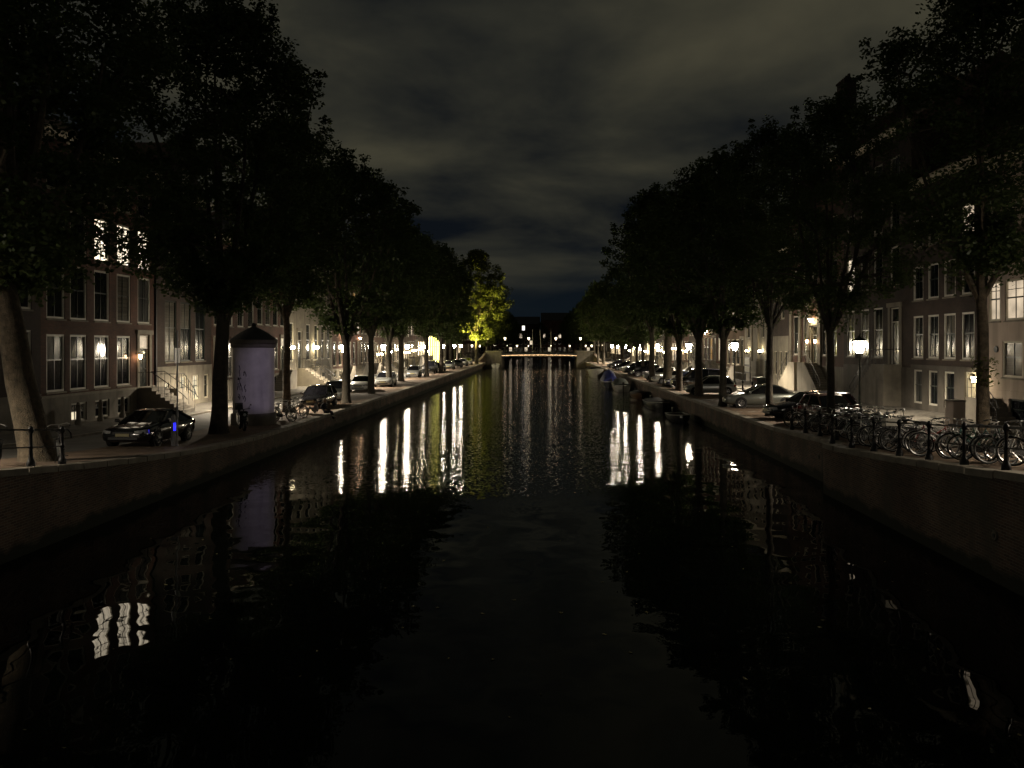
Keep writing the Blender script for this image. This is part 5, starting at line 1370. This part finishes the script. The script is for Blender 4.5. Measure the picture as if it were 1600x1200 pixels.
# left bank
for k, (x, y, rz, tl, p) in enumerate([(-14.35, 43.6, -.35, .1, 'white'), (-14.7, 44.4, -.25, -.08, 'grey'), (-14.35, 46.1, -.5, .06, 'black'), (-14.9, 46.9, -.1, .1, 'grey'), (-15.8, 45.2, -.3, 0, 'white')]):
    bike(x, y, zl(y), rz, tl, p, ['white bicycle nearest the round column, wheel toward the water', 'grey bicycle right beside the foremost white one by the column', 'black bicycle between the column and the black hatchback', 'grey bicycle touching the black hatchback', 'white bicycle at the back of the group by the column'][k], 'bicycles by the round column')
bike(-14.75, 21.0, zl(21.0), 2.4, .1, 'black', 'black bicycle behind the railing at the left frame edge', 'left edge bicycles')
bike(-13.98, 22.9, zl(22.9), 2.05, -.1, 'black', 'black bicycle leaning on the end of the left railing', 'left edge bicycles')
for k in range(14):
    x = -10.5 + 1.55*k; p = ['black','grey','black','blue','black','red','black'][k % 7]
    bike(x, 194.9 + rng.uniform(-.1, .3), 3.62 - .015*abs(x), rng.uniform(-.3, .3), rng.uniform(-.1, .1), p, f'{p} bicycle on the far bridge, {ordinal(k)} from the left', 'bicycles on the far bridge')

# ---------------------------------------------------------------- railings
def railing(name, label, pts, endcurl=False):
    """cast-iron posts on the coping with two rails; pts are post feet in world space"""
    o = Vector(pts[0]); t = empty(name, o); tag(t, label, 'railing')
    pm = MB().lathe([(.11, 0), (.11, .10), (.085, .16), (.07, .20), (.05, .26), (.045, .46), (.06, .49), (.06, .53), (.045, .56), (.04, .88), (.065, .91), (.075, .97), (.06, 1.03), (.02, 1.07)], 8).mesh('post', M['iron'], True)
    for p in pts: put('post', pm, t, Vector(p) - o)
    for h in (.97, .51):
        r = MB(); q = [Vector(p) - o + Vector((0,0,h)) for p in pts]
        if endcurl:
            d = (q[-1]-q[-2]).normalized(); e_ = q[-1] + d*.28
            if h > .6: q += [e_ + Vector((0,0,.0)), e_ + d*.12 + Vector((0,0,-.10)), e_ + d*.14 + Vector((0,0,-.24))]
        r.tube(q, .024 if h > .6 else .018, 7); r.build('rail', M['iron'], t, smooth=True)
    for p in pts:                              # lifebuoy hook rings under the top rail
        a = Vector(p) - o; MB().tube([(a.x+.03*math.cos(j), a.y-.12+.05*math.cos(j*6.28/10), a.z+.90+.05*math.sin(j*6.28/10)) for j in range(10)], .008, 4, closed=True).build('ring', M['iron'], t)
    return t
railing('quay_railing', 'black cast-iron railing on the right quay in front of the bicycles', [(er(y)+.32, y, zr(y)) for y in [14.2+1.76*k for k in range(13)]])
railing('quay_railing', 'short black cast-iron railing ending by the leaning elm', [(EL-.30, y, zl(y)) for y in (14.0, 15.7, 17.4, 19.05, 20.6, 21.95)], True)
# life-ring plates on the right wall
for i, y in enumerate((17.6, 31.0)):
    t = empty('wall_plate', (er(y)-.012, y, 1.05 if i == 0 else .95)); tag(t, ['small pale plate on the right quay wall near the frame edge', 'small round plate on the right quay wall below the railing end'][i], 'plate')
    b = MB(); b.lathe([(.01, -.01), (.11, -.01), (.12, .0), (.10, .02), (.01, .02)], 10); o = b.build('disc', M['stone'], t); o.rotation_euler = (0, R(-90), 0)
    b = MB(); b.lathe([(.02, .02), (.05, .02), (.05, .03), (.02, .03)], 8); o = b.build('boss', M['iron'], t); o.rotation_euler = (0, R(-90), 0)

# ---------------------------------------------------------------- round column with conical roof
CX, CY_ = -15.45, 42.2; CZ = zl(CY_)
lilac = material('column_paint', (.54, .51, .48), .7, var=.14, scale=1.6, bump=.15, stain=(.30, .27, .25))
t = empty('round_column', (CX, CY_, CZ)); tag(t, 'round pale column with black conical roof lit purple', 'column')
MB().lathe([(1.16, -.1), (1.16, .55), (1.10, .62)], 40).build('plinth', M['stone'], t, smooth=True)
MB().lathe([(1.06, .6), (1.06, 4.12)], 48).build('drum', lilac, t, smooth=True)
MB().lathe([(1.07, 4.10), (1.14, 4.16), (1.14, 4.3), (1.23, 4.36), (1.23, 4.52), (1.1, 4.56)], 48).build('cornice', M['stone'], t, smooth=True)
ro = MB().lathe([(1.2, 4.53), (1.16, 4.58), (.72, 4.90), (.34, 5.12), (.14, 5.22), (.1, 5.27)], 48).build('roof', M['slate'], t, smooth=True)
MB().lathe([(.09, 5.26), (.15, 5.32), (.11, 5.40), (.02, 5.45)], 12).build('finial', M['iron'], ro, smooth=True)
a0 = R(-90-25)
for k in range(3):                           # access door outline on the drum
    d = MB(); z0, z1 = .65, 2.7
    seg = [(1.066*math.cos(a0+.2*j), 1.066*math.sin(a0+.2*j)) for j in range(5)]
if True:
    d = MB()
    for j in range(4): d.add([(seg[j][0], seg[j][1], .7), (seg[j+1][0], seg[j+1][1], .7), (seg[j+1][0], seg[j+1][1], 2.75), (seg[j][0], seg[j][1], 2.75)], [(0,1,2,3)])
    do = d.build('door', lilac, t)
    hg = MB()
    for z in (1.0, 2.4): hg.box(seg[0][0]-.03, seg[0][0]+.05, seg[0][1]-.03, seg[0][1]+.02, z, z+.14)
    hg.build('hinge', M['iron'], do)
gf = MB(); rg = random.Random(5)             # scrawled tags: flat dark strokes hugging the drum
for k in range(9):
    a = R(-90-52 + rg.uniform(22, 52)); z = rg.uniform(1.4, 2.8); pts = []
    for j in range(6): a += rg.uniform(-.06, .08); z += rg.uniform(-.22, .22); pts.append((1.062*math.cos(a), 1.062*math.sin(a), z))
    gf.tube(pts, .022, 4)
gf.build('graffiti', material('spray_paint', (.02, .016, .02), .6), t)

# charging posts, sign pole
t = empty('charging_post', (-14.62, 31.2, zl(31.2))); tag(t, 'slim charging post with a glowing blue light beside the black car', 'charging post')
b = MB(); b.box(-.07, .07, -.06, .06, 0, 1.15); b.prism([(-.07, 1.15), (.07, 1.15), (.04, 1.25), (-.04, 1.25)], 1, -.06, .06); b.build('body', material('charger_grey', (.10,.10,.11), .5, var=.1, coord='obj'), t)
b = MB(); b.box(.071, .08, -.02, .02, .62, .92); b.box(.035, .068, -.07, -.061, .62, .92); b.build('light_strip', BLUELED, t)
b = MB(); b.tube([(-.02, -.08, .75), (-.1, -.2, .3), (-.3, -.1, .12), (-.7, .05, .35), (-.82, .1, .5)], .016, 5); b.build('cable', M['rubber'], t)
t = empty('sign_pole', (-14.42, 31.1, zl(31.1))); tag(t, 'tall thin grey pole standing at the charging post', 'pole')
MB().tube([(0,0,0), (0,0,4.6)], .032, 8).build('pole', M['alloy'], t, smooth=True)
MB().lathe([(.06, 0), (.06, .05), (.035, .07)], 8).build('foot', M['alloy'], t)
b = MB(); b.box(-.012, .012, -.2, .2, 3.3, 3.9); b.build('sign_plate', M['alloy'], t)

# motor scooter with top case, in front of the column
t = empty('motor_scooter', (-14.85, 39.0, zl(39.0)), R(-60)); tag(t, 'dark motor scooter with top case in front of the round column', 'scooter')
for x in (.62, -.62):
    w = MB(); n = 18; w.tube([(.22*math.cos(2*math.pi*j/n), 0, .22*math.sin(2*math.pi*j/n)) for j in range(n)], .062, 7, closed=True); wo_ = w.build('wheel', M['rubber'], t, True, loc=(x, 0, .28))
    MB().tube([(0,-.04,0), (0,.04,0)], .15, 12).build('rim', M['alloy'], wo_)
b = MB(); b.loft([[(.70,-.08,.55),(.70,.08,.55),(.66,.10,.75),(.66,-.10,.75)], [(.45,-.2,.35),(.45,.2,.35),(.42,.2,.95),(.42,-.2,.95)], [(.30,-.2,.3),(.30,.2,.3),(.34,.12,.98),(.34,-.12,.98)]], close=True)
b.loft([[(.36,-.17,.27),(.36,.17,.27),(.36,.17,.40),(.36,-.17,.40)], [(-.05,-.17,.27),(-.05,.17,.27),(-.05,.17,.40),(-.05,-.17,.40)], [(-.2,-.2,.3),(-.2,.2,.3),(-.16,.17,.68),(-.16,-.17,.68)], [(-.8,-.16,.42),(-.8,.16,.42),(-.85,.14,.78),(-.85,-.14,.78)]], close=True)
b.build('body', PAINT['black'], t, True)
b = MB(); b.loft([[(-.1,-.13,.68),(-.1,.13,.68),(-.1,.1,.76),(-.1,-.1,.76)], [(-.45,-.16,.72),(-.45,.16,.72),(-.45,.13,.82),(-.45,-.13,.82)], [(-.85,-.13,.78),(-.85,.13,.78),(-.85,.1,.88),(-.85,-.1,.88)]], close=True); b.build('seat', M['plastic'], t, True)
b = MB(); b.loft([[(-.82,-.17,.97),(-.82,.17,.97),(-.86,.15,1.22),(-.86,-.15,1.22)], [(-1.02,-.21,.95),(-1.02,.21,.95),(-1.02,.19,1.3),(-1.02,-.19,1.3)], [(-1.22,-.17,.97),(-1.22,.17,.97),(-1.19,.15,1.22),(-1.19,-.15,1.22)]], close=True); b.box(-1.1, -.8, -.04, .04, .84, .96); b.build('top_case', M['plastic'], t, True)
b = MB(); b.tube([(.40,0,.95),(.36,0,1.06)], .03, 6); b.tube([(.26,-.33,1.08),(.36,-.15,1.08),(.38,0,1.06),(.36,.15,1.08),(.26,.33,1.08)], .018, 6); b.build('handlebar', M['plastic'], t, True)
for s_ in (-1, 1): MB().tube([(.34, s_*.2, 1.08), (.36, s_*.3, 1.26), (.36, s_*.36, 1.28)], [.008, .01, .05], 6).build('mirror', M['plastic'], t)
b = MB(); b.lathe([(.02,0),(.08,.01),(.06,.05)], 10); o = b.build('headlamp', M['headlight'], t); o.location = (.66, 0, .82); o.rotation_euler = (0, R(80), 0)

# ---------------------------------------------------------------- boats
TARP = {n: material('tarp_'+n, c, .6, var=.3, scale=3, bump=.5, coord='obj') for n, c in dict(blue=(.03, .04, .20), dark=(.03, .035, .03), black=(.012, .012, .014)).items()}
HULL = {n: material('hull_'+n, c, .35, var=.12, scale=2, coord='obj', coat=.3) for n, c in dict(white=(.6, .58, .52), dark=(.02, .022, .025), wood=(.12, .06, .03)).items()}
def boat(label, x, y, rz, L, W, Hh, hull, cover=None, coverh=.5, name='moored_boat', seats=True, motor=True, windscreen=False):
    t = empty(name, (x, y, 0), rz); tag(t, label, 'boat', 'boats moored along the right quay' if x > 0 else None)
    st = []; n = 11
    for i in range(n):
        f = i/(n-1); X = -L/2 + L*f
        w = W/2*(1 - .16*(1-f)**2) * (1 - max(0, (f-.5)/.5)**2.3)**.7 + .015
        sh = Hh*(1 + .35*f*f)
        st.append([(X, w, sh), (X, w*.93, sh*.45), (X, w*.7, -.05), (X, 0, -.2), (X, -w*.7, -.05), (X, -w*.93, sh*.45), (X, -w, sh)])
    b = MB(); b.loft(st, caps=False); k = len(b.v); b.f.append((0,1,2,3,4,5,6)); b.build('hull', HULL[hull], t, True)
    g = MB()
    for s_ in (0, 6): g.tube([(q[s_][0], q[s_][1], q[s_][2]+.01) for q in st], .035, 5)
    g.tube([st[0][0], st[0][6]], .035, 5); g.build('gunwale', HULL['white'] if hull != 'wood' else HULL['wood'], t, True)
    fl = MB(); fl.loft([[(q[0][0], q[0][1]*.9, .12), (q[0][0], -q[0][1]*.9, .12)] for q in st[:-1]], caps=False); fl.build('floorboards', HULL['wood'], t)
    if cover:
        c = MB(); rr = []; m = len(st)
        for i, q in enumerate(st):
            f = i/(m-1); hgt = coverh*(1-abs(2*f-.9)**2.2*.85) ; w = q[0][1]+.02; z = q[0][2]
            jj = [rng.uniform(-.03, .03) for _ in range(5)]
            rr.append([(q[0][0], w, z-.08), (q[0][0], w*1.0, z+.05+jj[0]), (q[0][0], w*.55, z+hgt*.75+jj[1]), (q[0][0], 0, z+hgt+jj[2]), (q[0][0], -w*.55, z+hgt*.75+jj[3]), (q[0][0], -w, z+.05+jj[4]), (q[0][0], -w, z-.08)])
        c.loft(rr[:-1]); c.build('tarpaulin', TARP[cover], t, True)
    elif seats:
        for f in (.3, .55):
            q = st[int(f*(n-1))]; s_ = MB(); s_.box(q[0][0]-.13, q[0][0]+.13, -q[0][1]*.9, q[0][1]*.9, q[0][2]*.62, q[0][2]*.62+.035); s_.build('thwart', HULL['wood'], t)
    if windscreen:
        s_ = MB(); s_.add([(.5,-W*.36,Hh*1.1),(.5,W*.36,Hh*1.1),(.2,W*.32,Hh*1.1+.45),(.2,-W*.32,Hh*1.1+.45)], [(0,1,2,3)]); s_.build('windscreen', M['carglass'], t)
    if motor:
        s_ = MB(); s_.loft([[(-L/2-.28,-.1,Hh+.1),(-L/2-.28,.1,Hh+.1),(-L/2-.02,.1,Hh+.1),(-L/2-.02,-.1,Hh+.1)], [(-L/2-.3,-.12,Hh+.4),(-L/2-.3,.12,Hh+.4),(-L/2-.0,.1,Hh+.4),(-L/2-.0,-.1,Hh+.4)]], close=True); s_.box(-L/2-.2, -L/2-.08, -.04, .04, -.3, Hh+.1); s_.build('outboard_motor', M['plastic'], t, True)
    ln = MB(); s_ = 1 if x > 0 else -1
    ln.tube([(L*.42, 0, Hh*1.25), (L*.46, .35*-1*math.copysign(1, math.cos(rz)) if False else 0, Hh*1.1)], .012, 4); ln.build('mooring_line', M['white'], t)
    return t
U9 = R(90)
boat('small open dinghy with pale rim nearest on the right', 9.75, 55.6, -U9, 3.8, 1.5, .42, 'dark', None)
boat('long low dark covered boat behind the nearest dinghy', 9.85, 66.5, -U9, 6.4, 1.9, .55, 'dark', 'black', .35)
boat('white-sterned boat under a dark green cover', 9.5, 93.5, U9, 6.0, 2.0, .75, 'white', 'dark', .75)
boat('boat wrapped in a blue tarpaulin', 8.9, 102.5, U9, 6.6, 2.2, .8, 'dark', 'blue', 1.45)
boat('white motor boat with windscreen moored on the right', 9.4, 134, -U9, 8.0, 2.6, 1.15, 'white', None, windscreen=True)
boat('dark sloop moored beyond the white motor boat', 9.6, 150, -U9, 7.0, 2.2, .8, 'wood', 'black', .5)
boat('small dark boat at the end of the left quay wall', -10.9, 190, U9, 5.5, 2.0, .8, 'white', None)
boat('dark dinghy tied between the covered boats', 10.0, 80, -U9, 4.6, 1.6, .5, 'wood', 'black', .3)

# ---------------------------------------------------------------- two people sitting on the quay edge
SKINM = material('skin', (.42, .27, .19), .55, var=.08, scale=8, coord='obj')
def person(loc, rz, label, torso_m, leg_m, hair_m, pose):
    t = empty('person', loc, rz); tag(t, label, 'person', None)
    V = pose['v']; E = pose['e']; rad = pose['r']
    me = bpy.data.meshes.new('body'); me.from_pydata(V, E, []); me.update()
    for m_ in (torso_m,): me.materials.append(m_)
    o = put('body', me, t)
    sk = o.modifiers.new('skin', 'SKIN'); lay = me.skin_vertices[0] if me.skin_vertices else None
    if lay is None:
        bpy.context.view_layer.objects.active = o
        lay = me.skin_vertices[0]
    for i, r_ in enumerate(rad): lay.data[i].radius = (r_, r_*.92)
    lay.data[0].use_root = True
    sk.use_smooth_shade = True
    sb = o.modifiers.new('smooth', 'SUBSURF'); sb.levels = 1; sb.render_levels = 1
    # trousers, head, hands, shoes
    for (a, b_, c) in pose['legs']:
        MB().tube([a, tuple(Vector(a).lerp(Vector(b_), .5)), b_, tuple(Vector(b_).lerp(Vector(c), .5)), c], [.105, .092, .075, .068, .052], 9).build('trouser_leg', leg_m, t, True)
        d = (Vector(c) - Vector(b_)).normalized(); fwd = Vector(pose['foot'])
        f = Vector(c) + d*.03
        MB().tube([f - fwd*.07, f + fwd*.03, f + fwd*.15, f + fwd*.2], [.035, .05, .045, .02], 8).build('shoe', M['white'], t, True)
    hd = Vector(pose['head'])
    h = MB(); h.lathe([(.001,-.125), (.045,-.12), (.068,-.085), (.080,-.03), (.084,.02), (.078,.075), (.052,.112), (.001,.125)], 14); ho = h.build('head', SKINM, t, True); ho.location = hd; ho.rotation_euler = pose['headrot']
    MB().tube([(.080,0,.01),(.104,0,-.025),(.084,0,-.04)], [.012,.018,.01], 6).build('nose', SKINM, ho, True)
    for s_ in (-1, 1):
        MB().lathe([(.001,-.012),(.011,0),(.001,.012)], 8, (.076, s_*.032, .012)).build('eye', M['iron'], ho)
        MB().tube([(0, s_*.082, -.02), (-.005, s_*.094, .02)], [.016, .02], 6).build('ear', SKINM, ho, True)
    MB().tube([(.078,-.025,-.066),(.083,0,-.068),(.078,.025,-.066)], .007, 5).build('mouth', M['redlens'], ho)
    hr = MB(); hr.lathe([(.087,-.01),(.092,.03),(.086,.08),(.058,.121),(.001,.136)], 14, (-.012, 0, .004)); hr.build('hair', hair_m, ho, True)
    for hp, dr in pose['hands']:
        hp = Vector(hp); dr = Vector(dr).normalized(); sd = dr.cross(Vector((0,0,1))).normalized()
        hm = MB(); hm.tube([hp, hp+dr*.05, hp+dr*.09], [.028, .038, .034], 8)
        for j, ln in enumerate((.06, .075, .07, .055)):
            q = hp + dr*.085 + sd*(-.027+.018*j); hm.tube([q, q+dr*ln*.5, q+dr*ln+Vector((0,0,-.02))], [.009, .009, .007], 5)
        q = hp + dr*.03 - sd*.03; hm.tube([q, q - sd*.025 + dr*.03, q - sd*.03 + dr*.06], [.011, .010, .008], 5)
        hm.build('hand', SKINM, t, True)
    return t
grey_top = material('grey_hoodie', (.48, .45, .45), .9, var=.15, scale=10, coord='obj'); dark_top = material('dark_jacket', (.012, .012, .016), .8, var=.2, scale=10, coord='obj')
denim = material('dark_trousers', (.02, .02, .028), .9, var=.2, scale=10, coord='obj'); palej = material('pale_trousers', (.5, .47, .45), .9, var=.12, scale=10, coord='obj')
hairm = material('dark_hair', (.02, .014, .01), .7, var=.2, coord='obj'); capm = material('pale_cap', (.5, .48, .44), .8, var=.1, coord='obj')
# local +x is the way they face; seat at z 0
poseA = dict(v=[(0,0,.12), (.03,0,.3), (.06,0,.46), (.10,0,.57), (.13,0,.66), (.08,.17,.53), (.22,.22,.34), (.40,.14,.36), (.08,-.17,.53), (.22,-.22,.34), (.40,-.14,.36)],
             e=[(0,1),(1,2),(2,3),(3,4),(3,5),(5,6),(6,7),(3,8),(8,9),(9,10)], r=[.155,.145,.155,.12,.055,.075,.052,.036,.075,.052,.036],
             legs=[((.06,.1,.12),(.46,.12,.46),(.56,.12,.06)), ((.06,-.1,.12),(.44,-.14,.42),(.60,-.12,.06))], foot=(1,0,-.1), head=(.16,0,.80), headrot=(0,R(12),0), hands=[((.42,.13,.36),(1,-.3,.1)), ((.42,-.13,.36),(1,.3,.1))])
poseB = dict(v=[(0,0,.12), (-.02,0,.3), (-.01,0,.46), (.0,0,.57), (.02,0,.66), (-.02,.18,.53), (-.08,.25,.30), (.12,.2,.18), (-.02,-.18,.53), (-.06,-.25,.30), (.16,-.18,.22)],
             e=poseA['e'], r=poseA['r'], legs=[((.06,.1,.1),(.46,.12,.09),(.58,.12,-.36)), ((.06,-.1,.1),(.45,-.1,.22),(.66,-.12,-.10))], foot=(1,0,-.15), head=(.04,0,.80), headrot=(0,R(4),R(-25)), hands=[((.14,.2,.18),(1,-.1,-.1)), ((.18,-.18,.22),(1,.2,0))])
person((-13.78, 48.3, zl(48)+.01), R(-165), 'person in a grey top sitting hunched on the left quay', grey_top, palej, hairm, poseA)
person((-13.44, 48.7, zl(48)+.02), R(-20), 'person in dark clothes sitting with feet over the quay edge', dark_top, denim, capm, poseB)

# ---------------------------------------------------------------- small street furniture
for i, (x, y) in enumerate([(17.0, 66.0), (17.0, 63.0), (17.05, 72.5)]):
    t = empty('bollard', (x, y, zr(y)+.1)); tag(t, ['dark bollard on the kerb, middle one of three', 'dark bollard on the kerb, nearest of three', 'dark bollard on the kerb, farthest of three'][i], 'bollard', 'kerb bollards')
    MB().lathe([(.10,0),(.10,.08),(.07,.12),(.065,.72),(.09,.76),(.09,.82),(.04,.9)], 10).build('post', M['iron'], t, smooth=True)
    MB().lathe([(.095,.55),(.095,.60)], 10).build('band', M['white'], t)
t = empty('utility_cabinet', (17.9, 64.4, zr(64)+.1)); tag(t, 'dark box cabinet on the pavement below the notice board', 'cabinet')
MB().box(-.35, .35, -.8, .8, 0, 1.15).build('casing', M['darkpaint'], t); MB().box(-.4, .4, -.85, .85, 1.15, 1.21).build('lid', M['darkpaint'], t)
b = MB(); b.box(-.358, -.35, -.76, -.02, .06, 1.1); b.box(-.358, -.35, .02, .76, .06, 1.1); b.build('door', M['darkpaint'], t)
t = empty('utility_cabinet', (18.6, 35.2, zr(35)+.1)); tag(t, 'pale box cabinet on the pavement right of the lit cellar door', 'cabinet')
MB().box(-.25, .25, -.38, .38, 0, 1.2).build('casing', M['plaster'], t); MB().box(-.29, .29, -.42, .42, 1.2, 1.26).build('lid', M['stone'], t)
b = MB(); b.box(-.258, -.25, -.34, .34, .08, 1.14); b.build('door', M['plaster'], t)

# ---------------------------------------------------------------- floodlights whose glow the photograph shows
def floodlight(loc, aim, power, color, cone, label, blend=.6, radius=.15, pole=None):
    loc = Vector(loc); d = (Vector(aim) - loc).normalized()
    t = empty('floodlight', loc); tag(t, label, 'floodlight')
    q = d.to_track_quat('-Z', 'Y').to_euler()
    h = MB(); h.lathe([(.07, .22), (.12, .12), (.17, -.02), (.17, -.05)], 12, caps=False); h.add([(.07*math.cos(k*math.pi/6), .07*math.sin(k*math.pi/6), .22) for k in range(12)], [tuple(range(12))])
    ho = h.build('housing', M['iron'], t, True); ho.rotation_euler = q
    if pole: MB().tube([(0,0,-.2), (0,0,-pole)], .05, 8).build('pole', M['iron'], t)
    L = bpy.data.lights.new('flood', 'SPOT'); L.energy = power; L.color = color; L.spot_size = R(cone); L.spot_blend = blend; L.shadow_soft_size = radius
    lo = bpy.data.objects.new('flood', L); C.objects.link(lo); lo.parent = t; lo.rotation_euler = q
    return t
floodlight((11.2, 12.5, 4.6), (CX+.3, CY_, 3.6), 6500, (.78, .64, 1.0), 6.5, 'purple floodlight by the right end of the near bridge', pole=1.6)
floodlight((-20.3, 170, 2.0), (-14.8, 175, 15), 130000, (1.0, .80, .17), 84, 'lime floodlight at the foot of the lit elm', pole=.6)
floodlight((-19.5, 186, 2.0), (-24.5, 187, 7), 22000, (1.0, .90, .22), 120, 'lime floodlight before the glazed hall', pole=.6)

# ---------------------------------------------------------------- fallen leaves drifting on the calm water
rs = np.random.RandomState(12); b = MB()
for k in range(90):
    x, y = rs.uniform(-11.5, 9.5), 8.5 + 17*rs.uniform(0, 1)**1.3; a = rs.uniform(0, 6.28); l = rs.uniform(.025, .06)
    c, s_ = math.cos(a)*l, math.sin(a)*l
    b.add([(x-c, y-s_, .006), (x+s_*.55, y-c*.55, .008), (x+c, y+s_, .012+rs.uniform(0, .015)), (x-s_*.55, y+c*.55, .007)], [(0,1,2,3)])
o = b.build('fallen_leaves', material('floating_leaf', (.20, .17, .07), .6, var=.4, scale=5)); tag(o, 'scattered fallen leaves floating on the calm dark water', 'leaves', kind='stuff')
